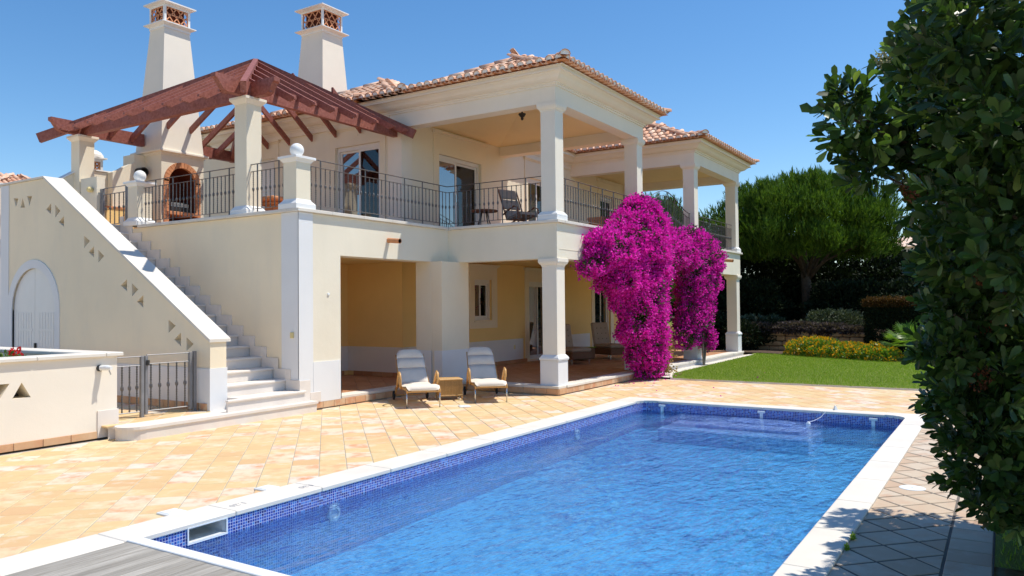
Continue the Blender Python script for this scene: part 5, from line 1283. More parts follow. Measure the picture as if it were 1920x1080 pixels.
# balcony armchair and table
def armchair(label, loc, rz):
    t = thing('balcony_armchair', label, 'armchair', loc, rz)
    for s in (-1, 1):
        x = s * .29
        mb = MB(); mb.tube([(x, -.32, 0), (x, -.34, .30), (x, -.30, .52), (x, -.18, .555), (x, .05, .48), (x, .22, .40)], .02, 8, flat=(.8, 1.3)); mb.build('armrest', 'dark_wood', t, world=False, smooth=True)
        mb = MB(); mb.tube([(x, -.33, .26), (x, .0, .16), (x, .35, .0)], .018, 8); mb.build('runner', 'dark_wood', t, world=False)
        mb = MB(); mb.tube([(x * .9, .12, .27), (x * .9, .45, 1.0)], .016, 8); mb.build('back_rail', 'dark_wood', t, world=False)
    mb = MB(); 
    for (a, b) in (((-.36, .36), (.14, .27)),):
        mb.add([(-.25, a[0], a[1]), (.25, a[0], a[1]), (.25, b[0], b[1]), (-.25, b[0], b[1]), (-.25, a[0], a[1] + .06), (.25, a[0], a[1] + .06), (.25, b[0], b[1] + .06), (-.25, b[0], b[1] + .06)], [(0, 1, 2, 3), (4, 5, 6, 7), (0, 1, 5, 4), (1, 2, 6, 5), (2, 3, 7, 6), (3, 0, 4, 7)])
    mb.build('seat_cushion', 'taupe_fabric', t, world=False)
    for k in range(3):
        z0 = .30 + k * .25; y0 = .13 + k * .115; mb = MB(); mb.box(-.25, .25, 0, .055, 0, .245, ch=.02); o = mb.build('back_cushion', 'taupe_fabric', t, world=False); o.location = (0, y0, z0); o.rotation_euler = (-.42, 0, 0)
    return t
armchair('taupe armchair with dark wooden arms on the near balcony', (14.85, 9.2, 3.402), math.radians(-20))
bt = thing('balcony_side_table', 'small round dark table beside the balcony armchair', 'side table', (13.95, 9.55, 3.402))
mb = MB(); mb.lathe([(.001, .40), (.30, .40), (.31, .415), (.30, .43), (.001, .43)], (13.95, 9.55, 3.402), 24); mb.build('table_top', 'dark_wood', bt)
for a in range(4): mb = MB(); mb.tube([(13.95 + .07 * math.cos(a * PI / 2), 9.55 + .07 * math.sin(a * PI / 2), 3.80), (13.95 + .2 * math.cos(a * PI / 2), 9.55 + .2 * math.sin(a * PI / 2), 3.402)], .014, 6); mb.build('leg', 'dark_metal', bt)
# terracotta table on the terrace
ct = thing('clay_table', 'terracotta table behind the short railing on the terrace', 'table', (10.6, 12.35, 3.40))
mb = MB(); mb.box(10.15, 11.05, 11.9, 12.8, 3.86, 3.93, ch=.02); mb.build('table_top', 'clay_pot', ct)
mb = MB(); mb.box(10.45, 10.75, 12.2, 12.5, 3.40, 3.86, ch=.02); mb.box(10.35, 10.85, 12.1, 12.6, 3.80, 3.86, ch=.02); mb.build('pedestal', 'clay_pot', ct)
def stool(x, y, lab):
    s_ = thing('clay_bench', lab, 'bench', (x, y, 3.4), 0, 'terracotta benches on the terrace'); mb = MB(); mb.box(x - .3, x + .3, y - .2, y + .2, 3.40, 3.72, ch=.02); mb.build('seat_block', 'clay_pot', s_); mb = MB(); mb.box(x - .32, x + .32, y - .22, y + .22, 3.72, 3.77, ch=.015); mb.build('seat_top', 'clay_pot', s_)
stool(12.3, 13.6, 'terracotta bench block farther back behind the railing'); stool(12.2, 15.6, 'terracotta bench block beside the fireplace')
# bench wall of the terrace back (low ochre wall with cap)
lw_ = thing('low_terrace_wall', 'low ochre wall with red cap behind the upper gate', 'wall', (10.2, 17, 3.4)); mb = MB(); mb.box(9.42, 10.74, 16.86, 16.99, 3.40, 4.02); mb.build('wall_body', 'wall_ochre', lw_); mb = MB(); mb.box(9.41, 10.74, 16.84, 16.99, 4.021, 4.06); mb.build('wall_cap', 'clay_pot', lw_)
# clay pots on the balcony
def pot_(x, y, r, h, lab, plant=False):
    t = thing('clay_planter', lab, 'plant pot', (x, y, 3.402), 0, 'terracotta pots on the balcony'); mb = MB(); mb.lathe([(r * .7, 0), (r * .95, h * .8), (r * 1.08, h * .82), (r * 1.08, h), (r * .92, h), (r * .85, h * .7), (.001, h * .7)], (x, y, 3.402), 20); mb.build('pot', 'clay_pot', t)
    return t
def potbox(x0, x1, y0, y1, h, lab):
    t = thing('clay_planter', lab, 'planter box', ((x0 + x1) / 2, (y0 + y1) / 2, 3.402), 0, 'terracotta pots on the balcony'); mb = MB(); mb.box(x0, x1, y0, y1, 3.402, 3.402 + h, ch=.02); mb.build('box', 'clay_pot', t)
    mb = MB(); mb.box(x0 - .02, x1 + .02, y0 - .02, y1 + .02, 3.402 + h - .07, 3.402 + h + .01, ch=.01); mb.build('rim', 'clay_pot', t)
potbox(16.9, 17.9, 8.1, 8.5, .46, 'large terracotta planter box behind the bougainvillea top'); potbox(16.1, 16.5, 7.75, 8.0, .14, 'small low terracotta box left of the large planter box')
pot_(21.0, 8.2, .28, .62, 'terracotta pot behind the arched railing'); pot_(21.9, 8.5, .22, .5, 'smaller terracotta pot beside the far porch column')

# ------------------------------------------------------------------ lawn, kerbs, flower bed
mb = MB(); mb.add([(17.40, 0.1, .012), (17.40, 6.62, .012), (18.6, 7.16, .012), (26.6, 7.30, .012), (27.4, 7.4, .012), (26.9, 5.9, .012), (25.0, 2.9, .012), (24.3, .1, .012), (23.0, -6, .012), (6.0, -6, .012), (6.0, .085, .012), (17.4, .085, .012)], [tuple(range(12))])
mb.build('lawn', 'lawn_base', kind='structure')
mb = MB(); mb.box(17.395, 17.41, .1, 6.6, -.05, .012); mb.bar((17.40, 6.62, -.0), (18.6, 7.15, 0), .05, .06); mb.build('lawn_kerb', 'stone_step', kind='structure')
mb = MB(); mb.add([(18.0, 6.8, .018), (18.6, 7.02, .018), (26.6, 7.18, .018), (26.6, 7.36, .018), (17.6, 7.36, .018), (17.45, 6.7, .018)], [tuple(range(6))]); mb.build('edging_strip', 'stone_white', kind='structure')
def pip(x, y, poly):
    c = np.zeros(len(x), bool); n = len(poly)
    for i in range(n):
        x1, y1 = poly[i]; x2, y2 = poly[(i + 1) % n]
        k = ((y1 > y) != (y2 > y)) & (x < (x2 - x1) * (y - y1) / (y2 - y1 + 1e-12) + x1); c ^= k
    return c
lawn_poly = [(17.43, .1), (17.43, 6.62), (18.6, 7.05), (26.8, 7.15), (27.3, 7.3), (26.8, 5.9), (24.9, 2.9), (24.2, .1)]
n = 90000; x = RNG.uniform(17.3, 27.4, n); y = RNG.uniform(.1, 7.4, n); k = pip(x, y, lawn_poly) | ((x < 17.45) & (y < 6.6) & (x > 17.40 + .05 * np.sin(y * 7) * np.sin(y * 2.3) - .03)); x, y = x[k], y[k]; n = len(x)
dirs = np.stack([RNG.normal(0, .35, n), RNG.normal(0, .35, n), np.ones(n)], 1)
V, Fq = scatter([(-.5 * .16, 0, 0), (.5 * .16, 0, 0), (0, 1, 0)], [(0, 1, 2)], np.stack([x, y, np.full(n, .01)], 1), axes_from(dirs), RNG.uniform(.03, .06, n))
npmesh('lawn_grass', V, Fq, 'grass_blade', None, 'short green lawn grass between the villa and the flower bed', 'grass')
n = 9000; x = RNG.uniform(6.0, 12, n); y = RNG.uniform(-2.5, .05, n)
dirs = np.stack([RNG.normal(0, .45, n), RNG.normal(0, .45, n), np.ones(n)], 1)
V, Fq = scatter([(-.08, 0, 0), (.08, 0, 0), (0, 1, 0)], [(0, 1, 2)], np.stack([x, y, np.full(n, .01)], 1), axes_from(dirs), RNG.uniform(.03, .07, n))
npmesh('verge_grass', V, Fq, 'grass_blade', None, 'grass strip under the big foreground bush', 'grass')

LEAF_V = [(0, 0, 0), (.18, .35, .03), (.30, .70, .02), (0, 1.0, -.03), (-.30, .70, .02), (-.18, .35, .03), (0, .5, -.02)]
LEAF_F = [(0, 1, 6), (1, 2, 6), (2, 3, 6), (3, 4, 6), (4, 5, 6), (5, 0, 6)]
QUAD_V = [(-.3, 0, 0), (.3, 0, 0), (.28, 1, .06), (-.28, 1, .06)]; QUAD_F = [(0, 1, 2, 3)]
DIAM_V = [(0, 0, 0), (.28, .5, .05), (0, 1, 0), (-.28, .5, .05)]; DIAM_F = [(0, 1, 2, 3)]
def blob_points(blobs, n, shell=.55):
    """random points in a union of ellipsoids, biased to the outside; returns pos, outward"""
    vol = np.array([b[3] * b[4] * b[5] for b in blobs]) ** .72; ids = RNG.choice(len(blobs), n, p=vol / vol.sum()); B = np.array(blobs)[ids]
    d = norm(RNG.normal(size=(n, 3))); r = shell + (1 - shell) * RNG.random(n) ** .6
    lump = 1 + .14 * np.sin(d[:, 0] * 7 + B[:, 0] * 3) * np.sin(d[:, 1] * 6 + 1.3) + .10 * np.sin(d[:, 2] * 9 + B[:, 1] * 5)
    return B[:, :3] + d * (r * lump)[:, None] * B[:, 3:6], d
def keep_outer(pos, blobs, lim=.45):
    k = np.ones(len(pos), bool)
    for b in blobs:
        q = (pos - np.array(b[:3])) / np.array(b[3:6]); k &= (q ** 2).sum(1) > lim ** 2
    return k
def foliage(name, par, blobs, n, size, mat, tmpl=(DIAM_V, DIAM_F), shell=.6, lim=.5, upb=.5, spread=.7, label=None, cat=None, zmin=.02):
    pos, d = blob_points(blobs, n, shell); k = keep_outer(pos, blobs, lim) & (pos[:, 2] > zmin); pos, d = pos[k], d[k]; n = len(pos)
    dirs = d + RNG.normal(0, spread, (n, 3)) + np.array([0, 0, upb])
    V, Fq = scatter(tmpl[0], tmpl[1], pos, axes_from(dirs), RNG.uniform(size * .65, size * 1.25, n)); return npmesh(name, V, Fq, mat, par, label, cat)

# flower bed
fb = thing('flower_bed', 'bed of yellow flowering low shrubs along the lawn edge', 'flower bed', (26.0, 4.4, 0))
blobs = [(27.0, 5.75, .12, .5, .5, .42), (26.75, 5.3, .15, .5, .5, .45), (26.45, 4.9, .15, .5, .5, .40), (26.2, 4.45, .12, .45, .5, .36), (25.9, 4.05, .1, .45, .45, .32), (25.7, 3.7, .1, .4, .45, .34), (25.45, 3.3, .12, .45, .45, .38), (25.25, 2.95, .1, .4, .4, .32), (27.4, 5.3, .1, .6, .6, .5), (26.6, 4.2, .1, .5, .6, .4)]
foliage('foliage', fb, blobs, 16000, .085, 'palm_leaf', shell=.5, lim=.3); foliage('blossoms', fb, blobs, 9000, .07, 'yellow_flower', shell=.97, lim=.9, upb=1)
mb = MB(); mb.add([(27.6, 7.2, .02), (26.9, 5.9, .021), (25.0, 2.85, .021), (24.3, .1, .02), (34, .1, .02), (34, 9, .02), (27.6, 9, .02)], [tuple(range(7))]); mb.build('bed_soil', 'soil', kind='structure')
# retaining walls built of stones
def stone_wall(name, label, p, q, h, rows, seed=1, th=.35, zb=0.0, soilback=True):
    rs = random.Random(seed); p = Vector(p); q = Vector(q); Ln = (q - p).length; d = (q - p) / Ln; nn = Vector((d.y, -d.x))
    t = thing(name, label, 'wall', (p.x, p.y, 0)); c = (p + q) / 2
    z = zb
    for r in range(rows):
        hh = h / rows * rs.uniform(.85, 1.15); s = rs.uniform(-.2, 0)
        while s < Ln:
            w_ = rs.uniform(.25, .6); a = max(0, s) + .012; b = min(Ln, s + w_) - .012
            if b - a > .06:
                mb = MB(); o_ = rs.uniform(0, .05); ang = math.atan2(d.y, d.x); L_ = b - a
                mb.box(-L_ / 2, L_ / 2, -th / 2 - o_, th / 2, .012, hh - .006, ch=.028)
                mb.v = [(x + rs.uniform(-.012, .012), y + rs.uniform(-.015, .015), zz + rs.uniform(-.01, .01)) for x, y, zz in mb.v]
                m_ = p + d * ((a + b) / 2); me = mb.mesh('stone', 'wall_stone'); inst(me, 'stone', t, (m_.x, m_.y, z), (0, 0, ang))
            s += w_
        z += hh
    mb = MB(); ang = math.atan2(d.y, d.x); mb.box(0, Ln, -th * .3, th / 2 + .05, zb, z - .03); o = mb.build('wall_core', 'soil', t, world=False); o.rotation_euler.z = ang
    return t
stone_wall('stone_retaining_wall', 'dry stone retaining wall behind the yellow flower bed', (29.9, 8.6), (28.9, 3.6), .72, 4, 3)
stone_wall('stone_retaining_wall', 'golden dry stone wall glimpsed between the two bougainvillea plants', (27.6, 12.2), (27.6, 9.2), .95, 5, 5)
mb = MB(); mb.add([(29.9, 8.6, .68), (28.95, 3.6, .68), (33, -3, .9), (60, -10, 1.4), (60, 24, 1.4), (30.6, 14, .9), (27.75, 12.2, .9), (27.75, 9.2, .9)], [tuple(range(8))]); mb.build('upper_bank', 'soil', kind='structure')
mb = MB(); mb.add([(27.75, 9.3, .905), (29.4, 9.3, 1.0), (30.6, 13.5, 1.1), (27.75, 13.0, .905)], [(0, 1, 2, 3)]); mb.build('bank_lawn', 'lawn_base', kind='structure')
# plants over the wall
def plant(name, label, cat, loc, blobs, n, size, mat, group=None, **k):
    t = thing(name, label, cat, loc, 0, group); foliage('foliage', t, blobs, n, size, mat, **k); return t
plant('trailing_shrub', 'grey trailing lavender like shrub spilling over the stone wall', 'shrub', (29.3, 6, .7), [(29.75, 7.6, .80, .5, .9, .20), (29.55, 6.4, .82, .5, .9, .20), (29.35, 5.3, .80, .5, .8, .19), (29.2, 4.4, .74, .4, .6, .16)], 16000, .11, 'lavender_grey', shell=.4, lim=.2, upb=.1)
plant('dark_shrub', 'dark low shrub before the pine, left end of the stone wall', 'shrub', (29, 8.2, 0), [(29.3, 8.3, .5, .7, .8, .55), (29.8, 7.4, .6, .5, .6, .5), (30.0, 9.6, .7, .9, .8, .7)], 9000, .12, 'dark_leaf')
plant('variegated_shrub', 'pale flecked shrub behind the stone wall near the rust hedge', 'shrub', (30.2, 5, .8), [(30.4, 5.4, 1.05, .7, .9, .45), (30.1, 4.6, 1.0, .6, .6, .4)], 4500, .10, 'silver_leaf')
plant('variegated_shrub', 'pale leaved agave like shrub beneath the pine trunk', 'shrub', (30.6, 8, .8), [(30.6, 8.2, .95, .5, .7, .22), (30.5, 7.5, .95, .4, .4, .2)], 900, .22, 'silver_leaf')
hg = thing('rust_hedge', 'clipped dark hedge with a rust coloured top beside the palm', 'hedge', (28.4, 3.1, 0))
def box_foliage(name, par, x0, x1, y0, y1, z0, z1, n, size, mat):
    P = np.stack([RNG.uniform(x0, x1, n), RNG.uniform(y0, y1, n), RNG.uniform(z0, z1, n)], 1); f_ = RNG.integers(0, 5, n); e_ = RNG.normal(0, .05, n)
    P[:, 0] = np.where(f_ < 2, x0 + e_, P[:, 0]); P[:, 2] = np.where(f_ == 2, z1 + e_ * .8, P[:, 2]); P[:, 1] = np.where(f_ == 3, y1 + e_, np.where(f_ == 4, y0 + e_, P[:, 1])); P[:, 2] = np.maximum(P[:, 2], .02)
    V, Fq = scatter(DIAM_V, DIAM_F, P, axes_from(RNG.normal(0, 1, (n, 3)) + np.array([-.6, 0, .6])), RNG.uniform(size * .6, size * 1.3, n)); npmesh(name, V, Fq, mat, par)
box_foliage('foliage', hg, 28.0, 29.1, 2.2, 3.85, .0, 1.62, 30000, .06, 'dark_leaf'); box_foliage('top_foliage', hg, 28.0, 29.1, 2.2, 3.85, 1.58, 1.84, 15000, .055, 'hedge_rust')
tp_ = plant('topiary_ball', 'round clipped ball bush seen between the bougainvilleas', 'shrub', (29.6, 11.3, .9), [(29.6, 11.3, 2.25, .42, .42, .42)], 7000, .05, 'needle', shell=.85)
mb = MB(); mb.tube([(29.6, 11.3, .9), (29.62, 11.3, 2.2)], .05, 8); mb.build('trunk', 'bark', tp_)

# fan palm
palm = thing('fan_palm', 'small bright green fan palm beside the rust hedge', 'palm', (25.9, 2.45, 0))
lv = []; lf = []
V_, F_ = [], []
for i in range(34):
    az_ = RNG.uniform(0, 2 * PI); el = RNG.uniform(.15, 1.35); L_ = RNG.uniform(.45, .75); base = Vector((25.9, 2.45, .18)); dd = Vector((math.cos(az_) * math.cos(el), math.sin(az_) * math.cos(el), math.sin(el))); c = base + dd * L_
    sd = dd.cross(Vector((0, 0, 1))).normalized(); upv = sd.cross(dd)
    for k in range(15):
        a = (k - 7) / 7 * 1.35; ld = (dd * math.cos(a) + sd * math.sin(a) - Vector((0, 0, .15))).normalized(); ll = RNG.uniform(.30, .42); wv = ld.cross(upv).normalized() * .014; b = len(V_)
        V_ += [c - wv * .3, c + wv * .3, c + ld * ll * .6 + wv, c + ld * ll - Vector((0, 0, .05)), c + ld * ll * .6 - wv]; F_ += [(b, b + 1, b + 2, b + 4), (b + 4, b + 2, b + 3, b + 3)]
V_ = np.array([v[:] for v in V_]); F3 = [(a, b, c) for (a, b, c, d) in F_] + [(a, c, d) for (a, b, c, d) in F_ if c != d]
npmesh('fronds', V_, F3, 'palm_leaf', palm)
mb = MB(); mb.tube([(25.9, 2.45, 0), (25.9, 2.45, .3)], .09, 8); mb.build('trunk', 'bark', palm)
plant('flowering_shrub', 'small shrub with orange blooms at the foot of the palm', 'shrub', (25.1, 1.9, 0), [(25.0, 1.95, .2, .4, .5, .3), (24.9, 1.5, .2, .4, .4, .3)], 2500, .08, 'palm_leaf')
# weeds in the coping joint, little flowers of the planter
wd = plant('weed_tuft', 'small green weeds growing in the joint of the right coping', 'weed', (6.2, .98, 0), [(6.28, .985, -.01, .04, .01, .03), (6.0, .985, -.01, .03, .01, .025)], 160, .02, 'grass_blade', shell=.1, lim=0, upb=1.4, zmin=-.03)
fl = thing('flowering_plant', 'leafy plant with one red bloom in the white planter', 'plant', (4.9, 11.3, .93))
foliage('foliage', fl, [(4.95, 11.15, .98, .28, .28, .20), (5.25, 11.4, .95, .22, .25, .16), (4.6, 11.0, .98, .3, .25, .18), (5.6, 11.9, .9, .25, .3, .14)], 1500, .07, 'leaf_young', tmpl=(LEAF_V, LEAF_F), lim=.2)
foliage('bloom', fl, [(5.2, 11.15, 1.17, .07, .07, .06)], 60, .06, 'red_flower', lim=0, shell=.2)

# ------------------------------------------------------------------ bougainvillea
BR_V = [(0, 0, 0), (.5, .35, .12), (.35, 1.0, .25), (-.35, 1.0, .25), (-.5, .35, .12)]; BR_F = [(0, 1, 2, 3, 4)]
def bougain(name, label, loc, blobs, n, nl, stems):
    t = thing(name, label, 'bougainvillea', loc, 0, 'magenta bougainvilleas climbing the porch columns')
    foliage('leaves', t, blobs, nl, .075, 'bougainvillea_leaf', shell=.45, lim=.2, zmin=.05)
    # bracts gather in clusters
    pos, d = blob_points(blobs, n // 16, .80); k = keep_outer(pos, blobs, .66); pos, d = pos[k], d[k]
    gate_ = np.sin(pos[:, 0] * 5.1) * np.sin(pos[:, 2] * 6.3 + pos[:, 0] * 2) + .6 * np.sin(pos[:, 1] * 9 + pos[:, 2] * 3.7) + RNG.normal(0, .35, len(pos)); kg = (gate_ > -.62) & ((pos[:, 2] > 1.0) | (RNG.random(len(pos)) < .75)); pos, d = pos[kg], d[kg]
    m_ = 18; P = np.repeat(pos, m_, 0) + RNG.normal(0, .05, (len(pos) * m_, 3)); Dd = np.repeat(d, m_, 0) + RNG.normal(0, .8, (len(pos) * m_, 3)) + np.array([0, 0, .2]); kk = P[:, 2] > .05; P, Dd = P[kk], Dd[kk]
    V, Fq = scatter(BR_V, BR_F, P, axes_from(Dd), RNG.uniform(.026, .052, len(P))); npmesh('bracts', V, Fq, 'bract', t)
    for s_ in stems:
        mb = MB(); mb.tube(s_, [.035 - .02 * i / len(s_) for i in range(len(s_))], 7); mb.build('stem', 'bark_pale', t)
    return t
bougain('bougainvillea', 'huge magenta bougainvillea climbing the second porch column', (17.6, 7.3, 0),
 [(17.3, 7.3, 3.55, 1.0, .55, .62), (16.7, 7.25, 3.15, 1.3, .6, .65), (15.7, 7.2, 2.95, 1.25, .45, .45), (15.0, 7.2, 2.75, .6, .32, .25), (15.0, 7.15, 3.12, .42, .28, .2), (17.5, 7.3, 2.8, 1.15, .55, .75), (18.9, 7.3, 3.05, .95, .5, .48), (17.05, 7.25, 2.0, 1.25, .5, .7), (17.1, 7.2, 1.3, 1.0, .48, .65), (17.2, 7.15, .65, .72, .4, .5), (17.2, 7.1, .2, .42, .3, .28), (17.3, 7.3, 4.0, .55, .4, .30), (16.0, 7.25, 2.35, .8, .45, .5), (14.5, 7.25, 2.52, .32, .28, .15)], 150000, 26000,
 [[(17.6, 7.3, 0), (17.5, 7.3, 1), (17.3, 7.3, 2.4), (17.2, 7.3, 3.5)], [(18.1, 7.2, 0), (18.2, 7.25, .6), (18.0, 7.3, 1.6), (17.8, 7.3, 2.6)], [(18.0, 7.35, 0), (17.9, 7.3, .8), (17.6, 7.3, 1.8)], [(14.9, 7.3, 2.9), (16.2, 7.3, 2.9), (17.3, 7.3, 2.8), (19.0, 7.35, 3.0)]])
bougain('bougainvillea', 'smaller magenta bougainvillea hanging round the third porch column', (21.5, 7.3, 0),
 [(21.0, 7.3, 3.35, .75, .45, .5), (21.9, 7.3, 3.0, .95, .5, .55), (20.3, 7.3, 3.0, .8, .45, .45), (21.2, 7.35, 2.3, .95, .42, .6), (22.0, 7.25, 2.45, .6, .35, .45), (21.1, 7.4, 1.5, .85, .38, .65), (21.8, 7.25, 1.5, .28, .25, .75), (21.7, 7.2, .75, .28, .25, .35), (20.8, 7.5, .9, .7, .3, .4), (19.5, 7.3, 3.35, .4, .35, .35)], 68000, 20000,
 [[(21.45, 7.2, 0), (21.4, 7.2, .35), (21.6, 7.25, 1.2), (21.5, 7.3, 2.6)], [(21.45, 7.2, 0), (21.6, 7.2, .4), (21.75, 7.25, 1.3), (21.7, 7.3, 2.4)]])
n = 1500; pos = np.stack([RNG.normal(17.98, .13, n), RNG.normal(7.02, .10, n), RNG.uniform(.1, 1.2, n)], 1)
bt_ = bpy.data.objects.get('bougainvillea'); V, Fq = scatter(BR_V, BR_F, pos, axes_from(RNG.normal(0, 1, (n, 3)) + np.array([0, 0, -.4])), RNG.uniform(.03, .06, n)); npmesh('dry_leaves', V, Fq, 'dry_leaf', bt_)

n = 90; pos = np.stack([np.concatenate([RNG.normal(17.2, .8, 80), RNG.uniform(13.6, 20, 10)]), np.concatenate([7.25 - np.abs(RNG.normal(0, .25, 80)), RNG.uniform(4.5, 7.3, 10)]), np.full(90, -.015)], 1); pos[:, 2] = np.where((pos[:, 1] > 7.33), .17, np.where(pos[:, 0] > 17.4, .03, -.015))
V, Fq = scatter(BR_V, BR_F, pos, axes_from(RNG.normal(0, 1, (n, 3)) * np.array([1, 1, .12])), RNG.uniform(.025, .045, n)); npmesh('fallen_petals', V, Fq, 'bract', None, 'scattered magenta petals fallen on the tiles below the bougainvillea', 'petals')
# ------------------------------------------------------------------ pine and the dark trees behind
def branchy(t, base, forks, mat='bark', name='trunk'):
    for path, r in forks:
        mb = MB(); n = len(path); mb.tube(path, [r * (1 - .75 * i / (n - 1)) for i in range(n)], 9); mb.build(name, mat, t, smooth=True)
def pine(name, label, c, R, H0, H1, n_t, trunk_r, seed, group=None):
    rs = np.random.default_rng(seed); t = thing(name, label, 'pine tree', (c[0], c[1], 0), 0, group); cx, cy = c
    mb = MB(); mb.tube([(cx, cy, .2), (cx + .02, cy - .05, H0 * .5), (cx - .05, cy, H0), (cx, cy + .1, H0 + (H1 - H0) * .35)], [trunk_r * 1.15, trunk_r, trunk_r * .8, trunk_r * .4], 10); mb.build('trunk', 'bark', t, smooth=True)
    tips = []
    for k in range(16):
        a = rs.uniform(0, 2 * PI); rr = R * rs.uniform(.45, .9); zt_ = H0 + (H1 - H0) * rs.uniform(.25, .75); z0 = H0 * rs.uniform(.85, 1.15)
        p = [(cx, cy, z0), (cx + rr * .35 * math.cos(a), cy + rr * .35 * math.sin(a), z0 + (zt_ - z0) * .45), (cx + rr * .75 * math.cos(a + .2), cy + rr * .75 * math.sin(a + .2), z0 + (zt_ - z0) * .8), (cx + rr * math.cos(a + .1), cy + rr * math.sin(a + .1), zt_)]
        mb = MB(); mb.tube(p, [trunk_r * .33, trunk_r * .22, trunk_r * .13, trunk_r * .06], 7); mb.build('limb', 'bark', t, smooth=True)
    # tufts on a dome with clumps
    nc = int(n_t / 14); u = rs.random(nc); az_ = rs.uniform(0, 2 * PI, nc); el = np.arcsin(rs.uniform(-.6, 1, nc)); rad = rs.uniform(.5, 1.0, nc) ** .5
    cz = H0 + (H1 - H0) * .42; C_ = np.stack([cx + R * rad * np.cos(el) * np.cos(az_), cy + R * rad * np.cos(el) * np.sin(az_), cz + np.where(el > 0, (H1 - cz), (cz - H0) * 1.0) * rad * np.sin(el)], 1)
    lump = 1 + .14 * np.sin(az_ * 5 + seed) + .1 * np.sin(az_ * 11) + .12 * np.sin(el * 9 + az_ * 3)
    C_[:, 0] = cx + (C_[:, 0] - cx) * lump; C_[:, 1] = cy + (C_[:, 1] - cy) * lump
    P = np.repeat(C_, 14, 0) + rs.normal(0, 1, (nc * 14, 3)) * np.array([.17, .17, .13]); n = len(P)
    outw = norm(P - np.array([cx, cy, H0 + .5])); ax = norm(outw * .5 + np.array([0, 0, 1.0]) + np.repeat(rs.normal(0, .25, (nc, 3)), 14, 0) + rs.normal(0, .18, (n, 3)))
    m_ = 14; PP = np.repeat(P, m_, 0) + np.repeat(ax, m_, 0) * rs.uniform(0, .30, (n * m_, 1)); DD = np.repeat(ax, m_, 0) * 1.2 + rs.normal(0, .36, (n * m_, 3))
    V, Fq = scatter([(-.085, 0, 0), (.085, 0, 0), (0, 1, 0)], [(0, 1, 2)], PP, axes_from(DD), rs.uniform(.13, .24, n * m_)); npmesh('crown', V, Fq, 'needle', t)
    return t
pine('stone_pine', 'large green stone pine behind the lawn with a bare trunk', (34.6, 7.1), 3.45, 2.9, 7.0, 16000, .24, 4)
pine('stone_pine', 'pine seen through the far upper porch behind the arched railing', (34.5, 13.9), 2.1, 2.6, 6.6, 8000, .22, 9)
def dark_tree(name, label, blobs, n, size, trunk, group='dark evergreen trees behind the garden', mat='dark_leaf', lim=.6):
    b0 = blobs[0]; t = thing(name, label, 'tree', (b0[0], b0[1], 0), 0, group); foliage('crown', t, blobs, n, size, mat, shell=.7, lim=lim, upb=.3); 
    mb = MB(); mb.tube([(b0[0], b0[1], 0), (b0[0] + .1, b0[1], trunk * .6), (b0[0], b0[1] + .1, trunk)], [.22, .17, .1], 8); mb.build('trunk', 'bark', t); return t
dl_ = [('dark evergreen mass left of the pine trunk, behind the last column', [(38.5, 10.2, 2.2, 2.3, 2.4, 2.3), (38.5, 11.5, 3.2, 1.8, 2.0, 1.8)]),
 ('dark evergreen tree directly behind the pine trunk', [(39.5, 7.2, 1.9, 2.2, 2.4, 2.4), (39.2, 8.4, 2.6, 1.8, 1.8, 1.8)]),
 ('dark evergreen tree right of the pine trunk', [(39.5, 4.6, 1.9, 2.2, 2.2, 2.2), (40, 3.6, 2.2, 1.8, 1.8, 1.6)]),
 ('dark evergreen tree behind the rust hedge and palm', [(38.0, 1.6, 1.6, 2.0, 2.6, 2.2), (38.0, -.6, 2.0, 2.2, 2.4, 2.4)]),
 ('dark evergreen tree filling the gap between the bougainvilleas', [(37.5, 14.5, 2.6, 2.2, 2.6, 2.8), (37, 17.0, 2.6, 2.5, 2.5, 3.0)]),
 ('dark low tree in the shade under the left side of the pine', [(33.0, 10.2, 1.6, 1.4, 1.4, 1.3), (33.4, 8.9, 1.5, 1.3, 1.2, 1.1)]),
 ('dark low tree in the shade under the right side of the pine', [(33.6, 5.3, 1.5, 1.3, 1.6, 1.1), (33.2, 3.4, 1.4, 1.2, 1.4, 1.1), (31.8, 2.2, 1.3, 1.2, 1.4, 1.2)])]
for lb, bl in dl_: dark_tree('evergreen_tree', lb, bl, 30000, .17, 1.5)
dark_tree('evergreen_tree', 'light green tree top far right beyond the pine', [(45, 5.2, 3.6, 1.2, 1.0, 1.0)], 6000, .12, 3, mat='needle')
mb = MB(); mb.box(44, 44.4, -14, 22, 0, 3.0); o = mb.build('boundary_wall', 'plaster_dark'); setup(o, None, 'dark boundary wall hidden behind the evergreen trees', 'wall')

# far houses
fh = thing('far_house', 'tiny far white house with tiled roof seen past the pine', 'house', (70, 7.6, 0))
mb = MB(); mb.box(70, 78, 4.0, 9.0, 0, 6.2); mb.build('house_wall', 'wall_white', fh)
mb = MB(); mb.add([(69.5, 3.5, 6.2), (69.5, 9.5, 6.2), (78.5, 9.5, 6.2), (78.5, 3.5, 6.2), (74, 6.5, 7.5)], [(0, 1, 4), (1, 2, 4), (2, 3, 4), (3, 0, 4), (0, 1, 2, 3)]); mb.build('house_roof', 'roof_clay', fh)
nh = thing('neighbouring_house', 'neighbouring house with clay tile roof behind the stair wall at the far left', 'house', (10, 28, 0))
NX0, NX1, NY0, NY1 = 9.7, 18.1, 26.0, 34.0
mb = MB(); mb.box(NX0 + .5, NX1 - .5, NY0 + .5, NY1 - .5, 0, 4.7); mb.build('house_wall', 'wall_white', nh)
nr = thing_part('roof', nh); EZ_old = EZ; EZ = 4.75
def pyr2(): 
    return hip_surface(NX0, NX1, NY0, NY1, 3.99)
pyr2().build('roof_deck', 'firebrick', nr)
J2 = {'c': [], 'p': [], 'n': 0}
